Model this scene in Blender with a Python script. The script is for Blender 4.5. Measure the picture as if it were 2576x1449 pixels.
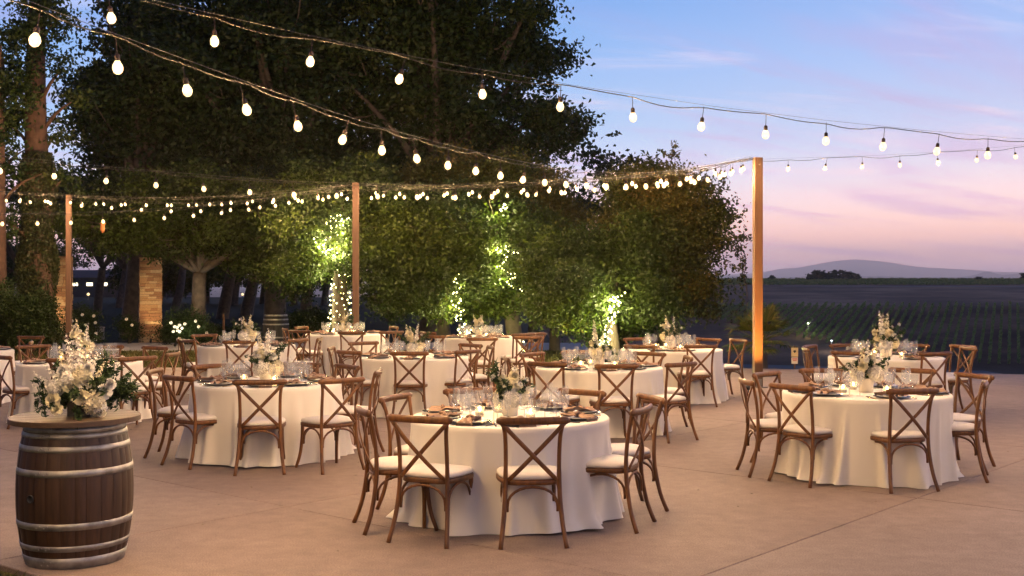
import bpy, math, random
import numpy as np
from mathutils import Vector, Matrix

# ------------------------------------------------------------------ scene, camera, sky, light
for o in list(bpy.data.objects):
    bpy.data.objects.remove(o)
SC = bpy.context.scene
COL = SC.collection
PI = math.pi
F, HZ, CX, CH = 2934.0, 702.0, 1288.0, 1.82      # focal length and horizon row measured on a 2576 px wide view, eye height

cam_d = bpy.data.cameras.new('camera')
cam = bpy.data.objects.new('camera', cam_d)
COL.objects.link(cam)
cam.location = (0, 0, CH)
cam.rotation_euler = (PI / 2, 0, 0)
cam_d.sensor_width = 36
cam_d.lens = 36 * F / 2576
cam_d.shift_y = -(724.5 - HZ) / 2576
cam_d.clip_start = 0.05
cam_d.clip_end = 40000
SC.camera = cam

SC.view_settings.view_transform = 'Standard'
SC.view_settings.look = 'None'
SC.view_settings.exposure = 0.0
SC.view_settings.gamma = 1.0
SC.view_settings.use_curve_mapping = False
SC.cycles.use_denoising = True
SC.cycles.max_bounces = 7
SC.cycles.diffuse_bounces = 3
SC.cycles.glossy_bounces = 3
SC.cycles.transmission_bounces = 4
SC.cycles.transparent_max_bounces = 24
SC.cycles.volume_bounces = 1
SC.cycles.sample_clamp_indirect = 4.0
SC.cycles.caustics_reflective = False
SC.cycles.caustics_refractive = False


def lin(r, g, b):
    f = lambda c: (c / 255 / 12.92) if c / 255 <= 0.04045 else ((c / 255 + 0.055) / 1.055) ** 2.4
    return (f(r), f(g), f(b), 1.0)


def make_world():
    w = bpy.data.worlds.new('World')
    SC.world = w
    w.use_nodes = True
    nt = w.node_tree
    nt.nodes.clear()
    N = nt.nodes.new
    L = nt.links.new
    tc = N('ShaderNodeTexCoord')
    sep = N('ShaderNodeSeparateXYZ')
    L(tc.outputs['Generated'], sep.inputs[0])
    # gradient by elevation: dusk after sunset
    ramp = N('ShaderNodeValToRGB')
    stops = [(0.0, (176, 164, 196)), (0.018, (240, 184, 176)), (0.036, (250, 194, 176)), (0.060, (222, 200, 204)),
             (0.088, (180, 194, 218)), (0.13, (150, 184, 222)), (0.18, (126, 166, 216)), (0.235, (100, 148, 208)),
             (0.5, (60, 96, 168)), (1.0, (30, 52, 106))]
    cr = ramp.color_ramp
    while len(cr.elements) < len(stops):
        cr.elements.new(0.5)
    for e, (p, c) in zip(cr.elements, stops):
        e.position = p
        e.color = lin(*c)
    L(sep.outputs['Z'], ramp.inputs[0])
    # pinker towards the place where the sun went down (right, ahead)
    dot = N('ShaderNodeVectorMath'); dot.operation = 'DOT_PRODUCT'
    L(tc.outputs['Generated'], dot.inputs[0])
    dot.inputs[1].default_value = (0.72, 0.69, 0.02)
    mr = N('ShaderNodeMapRange'); mr.interpolation_type = 'SMOOTHSTEP'
    mr.inputs['From Min'].default_value = 0.62
    mr.inputs['From Max'].default_value = 1.0
    mr.inputs['To Max'].default_value = 0.62
    L(dot.outputs['Value'], mr.inputs['Value'])
    mix1 = N('ShaderNodeMix'); mix1.data_type = 'RGBA'
    L(mr.outputs[0], mix1.inputs['Factor'])
    L(ramp.outputs[0], mix1.inputs['A'])
    ramp2 = N('ShaderNodeValToRGB')
    s2 = [(0.0, (184, 164, 190)), (0.02, (255, 190, 164)), (0.045, (255, 196, 160)), (0.075, (240, 198, 184)),
          (0.115, (202, 190, 210)), (0.18, (168, 180, 218)), (0.26, (142, 164, 212)), (0.5, (84, 104, 172)), (1.0, (32, 50, 104))]
    cr2 = ramp2.color_ramp
    while len(cr2.elements) < len(s2):
        cr2.elements.new(0.5)
    for e, (p, c) in zip(cr2.elements, s2):
        e.position = p
        e.color = lin(*c)
    L(sep.outputs['Z'], ramp2.inputs[0])
    L(ramp2.outputs[0], mix1.inputs['B'])
    # thin streaky clouds on a flat layer overhead
    add = N('ShaderNodeMath'); add.operation = 'ADD'; add.inputs[1].default_value = 0.10
    L(sep.outputs['Z'], add.inputs[0])
    mx = N('ShaderNodeMath'); mx.operation = 'MAXIMUM'; mx.inputs[1].default_value = 0.03
    L(add.outputs[0], mx.inputs[0])
    div = N('ShaderNodeVectorMath'); div.operation = 'DIVIDE'
    comb = N('ShaderNodeCombineXYZ')
    for i in range(3):
        L(mx.outputs[0], comb.inputs[i])
    L(tc.outputs['Generated'], div.inputs[0])
    L(comb.outputs[0], div.inputs[1])
    mpr = N('ShaderNodeMapping')
    mpr.inputs['Rotation'].default_value = (0, 0, math.radians(-34))
    L(div.outputs[0], mpr.inputs[0])
    mp = N('ShaderNodeMapping')
    mp.inputs['Scale'].default_value = (0.55, 1.9, 0.0)
    mp.inputs['Location'].default_value = (0.4, 0.9, 0.0)
    L(mpr.outputs[0], mp.inputs[0])
    nz = N('ShaderNodeTexNoise')
    nz.inputs['Scale'].default_value = 1.0
    nz.inputs['Detail'].default_value = 7
    nz.inputs['Roughness'].default_value = 0.55
    nz.inputs['Distortion'].default_value = 0.5
    L(mp.outputs[0], nz.inputs['Vector'])
    cm = N('ShaderNodeMapRange'); cm.interpolation_type = 'SMOOTHSTEP'
    cm.inputs['From Min'].default_value = 0.46
    cm.inputs['From Max'].default_value = 0.70
    cm.inputs['To Max'].default_value = 0.80
    L(nz.outputs['Fac'], cm.inputs['Value'])
    cloudcol = N('ShaderNodeValToRGB')
    cc = cloudcol.color_ramp
    cc.elements[0].position = 0.0; cc.elements[0].color = lin(188, 146, 172)
    cc.elements[1].position = 0.24; cc.elements[1].color = lin(156, 150, 202)
    e = cc.elements.new(0.09); e.color = lin(190, 158, 190)
    e = cc.elements.new(1.0); e.color = lin(70, 88, 148)
    L(sep.outputs['Z'], cloudcol.inputs[0])
    mix2 = N('ShaderNodeMix'); mix2.data_type = 'RGBA'
    L(cm.outputs[0], mix2.inputs['Factor'])
    L(mix1.outputs['Result'], mix2.inputs['A'])
    L(cloudcol.outputs[0], mix2.inputs['B'])
    # a second, finer veil lit pale pink from below
    mp3 = N('ShaderNodeMapping')
    mp3.inputs['Scale'].default_value = (0.8, 2.4, 0.0)
    mp3.inputs['Location'].default_value = (3.1, 1.7, 0)
    mpr3 = N('ShaderNodeMapping')
    mpr3.inputs['Rotation'].default_value = (0, 0, math.radians(-16))
    L(div.outputs[0], mpr3.inputs[0])
    L(mpr3.outputs[0], mp3.inputs[0])
    nz3 = N('ShaderNodeTexNoise')
    nz3.inputs['Scale'].default_value = 1.0
    nz3.inputs['Detail'].default_value = 8
    nz3.inputs['Roughness'].default_value = 0.6
    nz3.inputs['Distortion'].default_value = 0.8
    L(mp3.outputs[0], nz3.inputs['Vector'])
    cm3 = N('ShaderNodeMapRange'); cm3.interpolation_type = 'SMOOTHSTEP'
    cm3.inputs['From Min'].default_value = 0.48
    cm3.inputs['From Max'].default_value = 0.72
    cm3.inputs['To Max'].default_value = 0.62
    L(nz3.outputs['Fac'], cm3.inputs['Value'])
    veil = N('ShaderNodeValToRGB')
    vv = veil.color_ramp
    vv.elements[0].position = 0.0; vv.elements[0].color = lin(246, 192, 172)
    vv.elements[1].position = 0.26; vv.elements[1].color = lin(196, 196, 228)
    e = vv.elements.new(0.10); e.color = lin(226, 198, 208)
    e = vv.elements.new(1.0); e.color = lin(50, 70, 126)
    L(sep.outputs['Z'], veil.inputs[0])
    mix3 = N('ShaderNodeMix'); mix3.data_type = 'RGBA'
    L(cm3.outputs[0], mix3.inputs['Factor'])
    L(mix2.outputs['Result'], mix3.inputs['A'])
    L(veil.outputs[0], mix3.inputs['B'])
    # physical twilight sky, sun just under the horizon on the right
    sky = N('ShaderNodeTexSky')
    sky.sky_type = 'NISHITA'
    sky.sun_disc = False
    sky.sun_elevation = math.radians(-2.0)
    sky.sun_rotation = math.radians(46)
    scl = N('ShaderNodeMix'); scl.data_type = 'RGBA'; scl.blend_type = 'ADD'
    scl.inputs['Factor'].default_value = 0.05
    L(mix3.outputs['Result'], scl.inputs['A'])
    L(sky.outputs[0], scl.inputs['B'])
    # twilight: the half of the sky away from the sunset is already dark
    away = N('ShaderNodeMapRange'); away.interpolation_type = 'SMOOTHSTEP'
    away.inputs['From Min'].default_value = -0.9
    away.inputs['From Max'].default_value = 0.35
    away.inputs['To Min'].default_value = 0.16
    L(dot.outputs['Value'], away.inputs['Value'])
    st = N('ShaderNodeMath'); st.operation = 'MULTIPLY'; st.inputs[1].default_value = 1.45
    # afterglow: brighter towards the horizon
    glow = N('ShaderNodeMapRange'); glow.interpolation_type = 'SMOOTHSTEP'
    glow.inputs['From Min'].default_value = 0.0
    glow.inputs['From Max'].default_value = 0.15
    glow.inputs['To Min'].default_value = 1.55
    glow.inputs['To Max'].default_value = 1.0
    L(sep.outputs['Z'], glow.inputs['Value'])
    ag = N('ShaderNodeMath'); ag.operation = 'MULTIPLY'
    L(away.outputs[0], ag.inputs[0]); L(glow.outputs[0], ag.inputs[1])
    L(ag.outputs[0], st.inputs[0])
    bg = N('ShaderNodeBackground')
    L(st.outputs[0], bg.inputs['Strength'])
    L(scl.outputs['Result'], bg.inputs['Color'])
    out = N('ShaderNodeOutputWorld')
    L(bg.outputs[0], out.inputs['Surface'])


make_world()

sun_d = bpy.data.lights.new('sun', 'SUN')
sun_d.energy = 0.04
sun_d.angle = math.radians(12)
sun_d.color = (1.0, 0.72, 0.62)
sun = bpy.data.objects.new('sun', sun_d)
COL.objects.link(sun)
sun.rotation_euler = (math.radians(86), 0, math.radians(136))

BULB_W = 116.0
BULB_COL = (1.0, 0.61, 0.28)


# ------------------------------------------------------------------ helpers
def G(x, y, z=0.0):
    """a point of the level z seen at this place of the photograph"""
    Y = F * (CH - z) / (y - HZ)
    return ((x - CX) * Y / F, Y)


def at(x, y, Y):
    return ((x - CX) * Y / F, Y, CH - (y - HZ) * Y / F)


def sm(a, b, x):
    t = np.clip((x - a) / (b - a), 0, 1)
    return t * t * (3 - 2 * t)


def meshdata(name, V, Fc, mat=None, smooth=True):
    me = bpy.data.meshes.new(name)
    me.from_pydata([tuple(v) for v in V], [], [tuple(f) for f in Fc])
    if smooth:
        me.polygons.foreach_set('use_smooth', [True] * len(me.polygons))
    if mat:
        me.materials.append(mat)
    me.update()
    return me


def quadmesh(name, V, nq, mat, tint=None, smooth=False):
    """nq quads, four vertices each, laid out one after another (numpy)"""
    me = bpy.data.meshes.new(name)
    me.vertices.add(nq * 4)
    me.vertices.foreach_set('co', np.ascontiguousarray(V, dtype=np.float32).ravel())
    me.loops.add(nq * 4)
    me.loops.foreach_set('vertex_index', np.arange(nq * 4, dtype=np.int32))
    me.polygons.add(nq)
    me.polygons.foreach_set('loop_start', np.arange(0, nq * 4, 4, dtype=np.int32))
    me.polygons.foreach_set('loop_total', np.full(nq, 4, dtype=np.int32))
    me.update(calc_edges=True)
    if tint is not None:
        a = me.attributes.new('tint', 'FLOAT', 'FACE')
        a.data.foreach_set('value', np.ascontiguousarray(tint, dtype=np.float32))
    me.materials.append(mat)
    return me


def obj(name, me, parent=None, loc=None, rot=None, scale=None, mat4=None):
    o = bpy.data.objects.new(name, me)
    COL.objects.link(o)
    if parent is not None:
        o.parent = parent
    if mat4 is not None:
        o.matrix_local = mat4
    if loc is not None:
        o.location = loc
    if rot is not None:
        o.rotation_euler = rot
    if scale is not None:
        o.scale = scale
    return o


def tag(o, label=None, cat=None, group=None, kind=None):
    if label:
        o['label'] = label
    if cat:
        o['category'] = cat
    if group:
        o['group'] = group
    if kind:
        o['kind'] = kind
    return o


def thing(name, label, cat, loc=(0, 0, 0), rz=0.0, group=None, scale=None):
    o = obj(name, None, loc=loc, rot=(0, 0, rz), scale=scale)
    o.empty_display_size = 0.1
    return tag(o, label, cat, group)


class MB:
    def __init__(s):
        s.V, s.F = [], []

    def add(s, V, Fc, M=None):
        n = len(s.V)
        if M is not None:
            V = [M @ Vector(v) for v in V]
        s.V += [tuple(v) for v in V]
        s.F += [tuple(i + n for i in f) for f in Fc]
        return s

    def box(s, c, d, M=None):
        x, y, z = c
        a, b, h = d[0] / 2, d[1] / 2, d[2] / 2
        V = [(x + i * a, y + j * b, z + k * h) for k in (-1, 1) for j in (-1, 1) for i in (-1, 1)]
        return s.add(V, [(0, 2, 3, 1), (4, 5, 7, 6), (0, 1, 5, 4), (2, 6, 7, 3), (0, 4, 6, 2), (1, 3, 7, 5)], M)

    def tube(s, P, R, sides=8, flat=1.0, up=None, cap=True, M=None):
        """sweep an ellipse along P; radius R (number or list); flat scales the second axis"""
        P = [Vector(p) for p in P]
        n = len(P)
        if not hasattr(R, '__len__'):
            R = [R] * n
        V, Fc = [], []
        prev = None
        for i, p in enumerate(P):
            t = (P[min(i + 1, n - 1)] - P[max(i - 1, 0)]).normalized()
            if up is not None:
                a = t.cross(Vector(up))
                a = a.normalized() if a.length > 1e-6 else Vector((1, 0, 0))
            elif prev is None:
                a = t.orthogonal().normalized()
            else:
                a = (prev - t * prev.dot(t)).normalized()
            prev = a
            b = t.cross(a).normalized()
            for k in range(sides):
                w = 2 * PI * k / sides
                V.append(p + a * (math.cos(w) * R[i]) + b * (math.sin(w) * R[i] * flat))
        for i in range(n - 1):
            for k in range(sides):
                k2 = (k + 1) % sides
                Fc.append((i * sides + k, i * sides + k2, (i + 1) * sides + k2, (i + 1) * sides + k))
        if cap:
            Fc.append(tuple(range(sides - 1, -1, -1)))
            Fc.append(tuple((n - 1) * sides + k for k in range(sides)))
        return s.add(V, Fc, M)

    def lathe(s, prof, segs=16, M=None, close_top=False, close_bottom=False):
        V, Fc = [], []
        for r, z in prof:
            for k in range(segs):
                w = 2 * PI * k / segs
                V.append((r * math.cos(w), r * math.sin(w), z))
        m = len(prof)
        for i in range(m - 1):
            for k in range(segs):
                k2 = (k + 1) % segs
                Fc.append((i * segs + k, i * segs + k2, (i + 1) * segs + k2, (i + 1) * segs + k))
        if close_bottom:
            Fc.append(tuple(range(segs - 1, -1, -1)))
        if close_top:
            Fc.append(tuple((m - 1) * segs + k for k in range(segs)))
        return s.add(V, Fc, M)

    def mesh(s, name, mat, smooth=True):
        return meshdata(name, s.V, s.F, mat, smooth)


def spline(P, n=6):
    """Catmull-Rom through the points"""
    P = [Vector(p) for p in P]
    Q = [P[0] * 2 - P[1]] + P + [P[-1] * 2 - P[-2]]
    out = []
    for i in range(1, len(Q) - 2):
        for k in range(n):
            t = k / n
            a, b, c, d = Q[i - 1], Q[i], Q[i + 1], Q[i + 2]
            out.append(0.5 * ((2 * b) + (c - a) * t + (2 * a - 5 * b + 4 * c - d) * t * t + (3 * b - a - 3 * c + d) * t ** 3))
    out.append(P[-1])
    return out


# ------------------------------------------------------------------ materials
def mat_new(name):
    m = bpy.data.materials.new(name)
    m.use_nodes = True
    nt = m.node_tree
    b = nt.nodes['Principled BSDF']
    return m, nt, b


def simple(name, col, rough=0.6, metal=0.0, spec=0.5, var=0.0, vscale=8.0, bump=0.0, bscale=40.0, coat=0.0):
    m, nt, b = mat_new(name)
    b.inputs['Roughness'].default_value = rough
    b.inputs['Metallic'].default_value = metal
    b.inputs['Specular IOR Level'].default_value = spec
    b.inputs['Coat Weight'].default_value = coat
    c = (*col, 1.0)
    b.inputs['Base Color'].default_value = c
    if var or bump:
        tc = nt.nodes.new('ShaderNodeTexCoord')
    if var:
        nz = nt.nodes.new('ShaderNodeTexNoise')
        nz.inputs['Scale'].default_value = vscale
        nz.inputs['Detail'].default_value = 5
        nt.links.new(tc.outputs['Object'], nz.inputs['Vector'])
        rp = nt.nodes.new('ShaderNodeValToRGB')
        rp.color_ramp.elements[0].position = 0.3
        rp.color_ramp.elements[1].position = 0.7
        rp.color_ramp.elements[0].color = tuple(x * (1 - var) for x in col) + (1,)
        rp.color_ramp.elements[1].color = tuple(min(1, x * (1 + var)) for x in col) + (1,)
        nt.links.new(nz.outputs['Fac'], rp.inputs[0])
        nt.links.new(rp.outputs[0], b.inputs['Base Color'])
    if bump:
        nz2 = nt.nodes.new('ShaderNodeTexNoise')
        nz2.inputs['Scale'].default_value = bscale
        nz2.inputs['Detail'].default_value = 4
        nt.links.new(tc.outputs['Object'], nz2.inputs['Vector'])
        bp = nt.nodes.new('ShaderNodeBump')
        bp.inputs['Strength'].default_value = bump
        bp.inputs['Distance'].default_value = 0.01
        nt.links.new(nz2.outputs['Fac'], bp.inputs['Height'])
        nt.links.new(bp.outputs[0], b.inputs['Normal'])
    return m


def wood(name, dark, light, scale=(9, 9, 1.2), rough=0.42, coat=0.08):
    m, nt, b = mat_new(name)
    tc = nt.nodes.new('ShaderNodeTexCoord')
    oi = nt.nodes.new('ShaderNodeObjectInfo')
    mp = nt.nodes.new('ShaderNodeMapping')
    mp.inputs['Scale'].default_value = scale
    nt.links.new(tc.outputs['Object'], mp.inputs[0])
    nz = nt.nodes.new('ShaderNodeTexNoise')
    nz.noise_dimensions = '4D'
    nz.inputs['Scale'].default_value = 4
    nz.inputs['Detail'].default_value = 6
    nz.inputs['Roughness'].default_value = 0.65
    nt.links.new(mp.outputs[0], nz.inputs['Vector'])
    mu = nt.nodes.new('ShaderNodeMath'); mu.operation = 'MULTIPLY'; mu.inputs[1].default_value = 20
    nt.links.new(oi.outputs['Random'], mu.inputs[0])
    nt.links.new(mu.outputs[0], nz.inputs['W'])
    rp = nt.nodes.new('ShaderNodeValToRGB')
    rp.color_ramp.elements[0].position = 0.32
    rp.color_ramp.elements[1].position = 0.72
    rp.color_ramp.elements[0].color = (*dark, 1)
    rp.color_ramp.elements[1].color = (*light, 1)
    nt.links.new(nz.outputs['Fac'], rp.inputs[0])
    hsv = nt.nodes.new('ShaderNodeHueSaturation')
    mr = nt.nodes.new('ShaderNodeMapRange')
    mr.inputs['To Min'].default_value = 0.82
    mr.inputs['To Max'].default_value = 1.18
    nt.links.new(oi.outputs['Random'], mr.inputs['Value'])
    nt.links.new(mr.outputs[0], hsv.inputs['Value'])
    nt.links.new(rp.outputs[0], hsv.inputs['Color'])
    nt.links.new(hsv.outputs[0], b.inputs['Base Color'])
    rr = nt.nodes.new('ShaderNodeMapRange')
    rr.inputs['To Min'].default_value = rough - 0.08
    rr.inputs['To Max'].default_value = rough + 0.15
    nt.links.new(nz.outputs['Fac'], rr.inputs['Value'])
    nt.links.new(rr.outputs[0], b.inputs['Roughness'])
    b.inputs['Coat Weight'].default_value = coat
    b.inputs['Coat Roughness'].default_value = 0.3
    return m


def leafmat(name, stops, trans=0.35, rough=0.5):
    """leaf colour by the tint of each leaf, part of the light passes through"""
    m = bpy.data.materials.new(name)
    m.use_nodes = True
    nt = m.node_tree
    nt.nodes.clear()
    at_ = nt.nodes.new('ShaderNodeAttribute')
    at_.attribute_name = 'tint'
    rp = nt.nodes.new('ShaderNodeValToRGB')
    while len(rp.color_ramp.elements) < len(stops):
        rp.color_ramp.elements.new(0.5)
    for e, (p, c) in zip(rp.color_ramp.elements, stops):
        e.position = p
        e.color = (*c, 1)
    nt.links.new(at_.outputs['Fac'], rp.inputs[0])
    b = nt.nodes.new('ShaderNodeBsdfPrincipled')
    b.inputs['Roughness'].default_value = rough
    b.inputs['Specular IOR Level'].default_value = 0.3
    tr = nt.nodes.new('ShaderNodeBsdfTranslucent')
    mx = nt.nodes.new('ShaderNodeMixShader')
    mx.inputs[0].default_value = trans
    nt.links.new(rp.outputs[0], b.inputs['Base Color'])
    nt.links.new(rp.outputs[0], tr.inputs['Color'])
    nt.links.new(b.outputs[0], mx.inputs[1])
    nt.links.new(tr.outputs[0], mx.inputs[2])
    o = nt.nodes.new('ShaderNodeOutputMaterial')
    nt.links.new(mx.outputs[0], o.inputs[0])
    return m


def emit(name, col, strength):
    m, nt, b = mat_new(name)
    b.inputs['Base Color'].default_value = (0.8, 0.75, 0.65, 1)
    b.inputs['Emission Color'].default_value = (*col, 1)
    b.inputs['Emission Strength'].default_value = strength
    return m


def thin_glass(name, tint=(0.97, 0.98, 0.98)):
    m = bpy.data.materials.new(name)
    m.use_nodes = True
    nt = m.node_tree
    nt.nodes.clear()
    lw = nt.nodes.new('ShaderNodeLayerWeight')
    lw.inputs['Blend'].default_value = 0.5
    pw = nt.nodes.new('ShaderNodeMath'); pw.operation = 'POWER'; pw.inputs[1].default_value = 3.0
    nt.links.new(lw.outputs['Facing'], pw.inputs[0])
    fr = nt.nodes.new('ShaderNodeMath'); fr.operation = 'MULTIPLY_ADD'; fr.inputs[1].default_value = 0.62; fr.inputs[2].default_value = 0.15
    nt.links.new(pw.outputs[0], fr.inputs[0])
    t = nt.nodes.new('ShaderNodeBsdfTransparent')
    t.inputs['Color'].default_value = (*tint, 1)
    g = nt.nodes.new('ShaderNodeBsdfGlossy')
    g.inputs['Roughness'].default_value = 0.11
    mx = nt.nodes.new('ShaderNodeMixShader')
    df = nt.nodes.new('ShaderNodeBsdfTranslucent')
    df.inputs['Color'].default_value = (.9, .9, .88, 1)  # whitish body colour stands in for sparkle and refracted light in the glass
    mg = nt.nodes.new('ShaderNodeMixShader'); mg.inputs[0].default_value = 0.58
    nt.links.new(g.outputs[0], mg.inputs[1])
    nt.links.new(df.outputs[0], mg.inputs[2])
    nt.links.new(fr.outputs[0], mx.inputs[0])
    nt.links.new(t.outputs[0], mx.inputs[1])
    nt.links.new(mg.outputs[0], mx.inputs[2])
    o = nt.nodes.new('ShaderNodeOutputMaterial')
    nt.links.new(mx.outputs[0], o.inputs[0])
    return m


M = {}
M['chair'] = wood('chair_wood', (0.066, 0.023, 0.0048), (0.21, 0.086, 0.019))
M['cushion'] = simple('ivory_cushion', (0.72, 0.67, 0.60), 0.55, var=0.05, vscale=14, bump=0.15, bscale=30)
M['stave'] = wood('stave_wood', (0.022, 0.010, 0.004), (0.062, 0.028, 0.011), scale=(14, 14, 1.0), rough=0.5, coat=0.04)
M['lid'] = wood('lid_wood', (0.040, 0.023, 0.012), (0.095, 0.058, 0.032), scale=(1.0, 12, 9), rough=0.45, coat=0.05)
M['post'] = wood('post_wood', (0.055, 0.024, 0.009), (0.115, 0.052, 0.020), scale=(9, 9, 0.7), rough=0.6, coat=0.0)
M['postgrey'] = wood('weathered_post_wood', (0.07, 0.034, 0.02), (0.12, 0.062, 0.038), scale=(9, 9, 0.7), rough=0.65, coat=0.0)
M['greystave'] = wood('weathered_stave', (0.016, 0.016, 0.016), (0.034, 0.033, 0.032), rough=.8, coat=0)
M['hoop'] = simple('galvanised_hoop', (0.36, 0.35, 0.32), 0.52, metal=0.9, var=0.4, vscale=11, bump=0.08, bscale=30)
M['rivet'] = simple('rivet_steel', (0.55, 0.54, 0.5), 0.35, metal=1.0)
M['black'] = simple('black_rubber', (0.012, 0.012, 0.012), 0.6)
M['cable'] = simple('dark_cable', (0.035, 0.032, 0.028), 0.7, spec=.25)
M['steel'] = simple('steel_cable', (0.20, 0.19, 0.17), 0.55, metal=0.6)
M['socket'] = simple('brown_socket', (0.035, 0.018, 0.008), 0.6)
M['bulb'] = emit('warm_bulb', (1.0, 0.71, 0.33), 1.8)
M['led'] = emit('fairy_led', (1.0, 0.90, 0.38), 9.0)
M['flame'] = emit('candle_flame', (1.0, 0.68, 0.28), 22.0)
M['wax'] = simple('candle_wax', (0.85, 0.78, 0.62), 0.5)
M['glass'] = thin_glass('clear_glass')
M['frost'] = thin_glass('votive_glass', (0.95, 0.93, 0.86))
M['charger'] = simple('black_charger_plate', (0.022, 0.021, 0.024), 0.25)
M['gold'] = simple('gold_cutlery', (0.75, 0.52, 0.22), 0.25, metal=1.0)
M['napkin'] = simple('dusty_tan_napkin', (0.35, 0.225, 0.15), 0.85, var=0.12, vscale=12)
M['petal'] = simple('ivory_petal', (0.84, 0.76, 0.50), 0.6, spec=0.3)
M['petalw'] = simple('white_petal', (0.84, 0.80, 0.68), 0.6, spec=0.3)
M['vase'] = simple('cream_vase', (0.76, 0.70, 0.58), 0.4)
M['darkvase'] = simple('black_vase', (0.02, 0.02, 0.018), 0.4)
M['bark'] = simple('oak_bark', (0.085, 0.065, 0.048), 0.9, var=0.35, vscale=7, bump=0.8, bscale=14)
M['barkred'] = simple('cedar_bark', (0.085, 0.045, 0.028), 0.9, var=0.35, vscale=7, bump=0.8, bscale=10)
M['wire'] = simple('green_wire', (0.02, 0.035, 0.015), 0.6)
M['stem'] = simple('flower_stem', (0.06, 0.12, 0.035), 0.6)
M['oak'] = leafmat('oak_leaf', [(0, (0.008, 0.018, 0.002)), (0.4, (0.024, 0.043, 0.004)), (0.8, (0.062, 0.092, 0.008)), (1, (0.115, 0.095, 0.016))])
M['autumn'] = leafmat('turning_leaf', [(0, (0.022, 0.036, 0.005)), (0.45, (0.058, 0.068, 0.009)), (0.8, (0.11, 0.088, 0.016)), (1, (0.18, 0.105, 0.026))])
M['dark'] = leafmat('dark_evergreen_leaf', [(0, (0.013, 0.026, 0.005)), (0.6, (0.030, 0.056, 0.008)), (1, (0.075, 0.085, 0.014))], trans=0.25)
M['ivy'] = leafmat('ivy_leaf', [(0, (0.022, 0.030, 0.010)), (0.6, (0.04, 0.052, 0.014)), (1, (0.065, 0.055, 0.02))], trans=0.2)
M['bush'] = leafmat('bush_leaf', [(0, (0.020, 0.035, 0.009)), (0.6, (0.035, 0.060, 0.013)), (1, (0.06, 0.085, 0.02))])
M['floral'] = leafmat('bouquet_leaf', [(0, (0.018, 0.034, 0.014)), (0.6, (0.035, 0.065, 0.022)), (1, (0.085, 0.135, 0.04))])
M['palm'] = leafmat('palm_leaf', [(0, (0.10, 0.12, 0.025)), (0.6, (0.17, 0.18, 0.035)), (1, (0.24, 0.18, 0.05))])
M['vine'] = leafmat('vine_leaf', [(0, (0.15, 0.20, 0.04)), (0.6, (0.25, 0.31, 0.06)), (1, (0.34, 0.34, 0.08))])
M['grassblade'] = leafmat('grass_blade', [(0, (0.05, 0.055, 0.014)), (0.6, (0.085, 0.085, 0.02)), (1, (0.14, 0.11, 0.035))])


def cloth_mat():
    m, nt, b = mat_new('ivory_tablecloth')
    tc = nt.nodes.new('ShaderNodeTexCoord')
    nz = nt.nodes.new('ShaderNodeTexNoise')
    nz.inputs['Scale'].default_value = 260
    nz.inputs['Detail'].default_value = 2
    nt.links.new(tc.outputs['Object'], nz.inputs['Vector'])
    nz2 = nt.nodes.new('ShaderNodeTexNoise')
    nz2.inputs['Scale'].default_value = 5
    nz2.inputs['Detail'].default_value = 4
    mp = nt.nodes.new('ShaderNodeMapping')
    mp.inputs['Scale'].default_value = (1, 1, 0.4)
    nt.links.new(tc.outputs['Object'], mp.inputs[0])
    nt.links.new(mp.outputs[0], nz2.inputs['Vector'])
    ad = nt.nodes.new('ShaderNodeMath'); ad.operation = 'MULTIPLY_ADD'
    ad.inputs[1].default_value = 0.06
    nt.links.new(nz.outputs['Fac'], ad.inputs[0])
    nt.links.new(nz2.outputs['Fac'], ad.inputs[2])
    bp = nt.nodes.new('ShaderNodeBump')
    bp.inputs['Strength'].default_value = 0.35
    bp.inputs['Distance'].default_value = 0.012
    nt.links.new(ad.outputs[0], bp.inputs['Height'])
    nt.links.new(bp.outputs[0], b.inputs['Normal'])
    b.inputs['Base Color'].default_value = (0.80, 0.76, 0.665, 1)
    b.inputs['Roughness'].default_value = 0.75
    b.inputs['Sheen Weight'].default_value = 0.2
    b.inputs['Subsurface Weight'].default_value = 0.0
    return m


M['cloth'] = cloth_mat()


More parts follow.
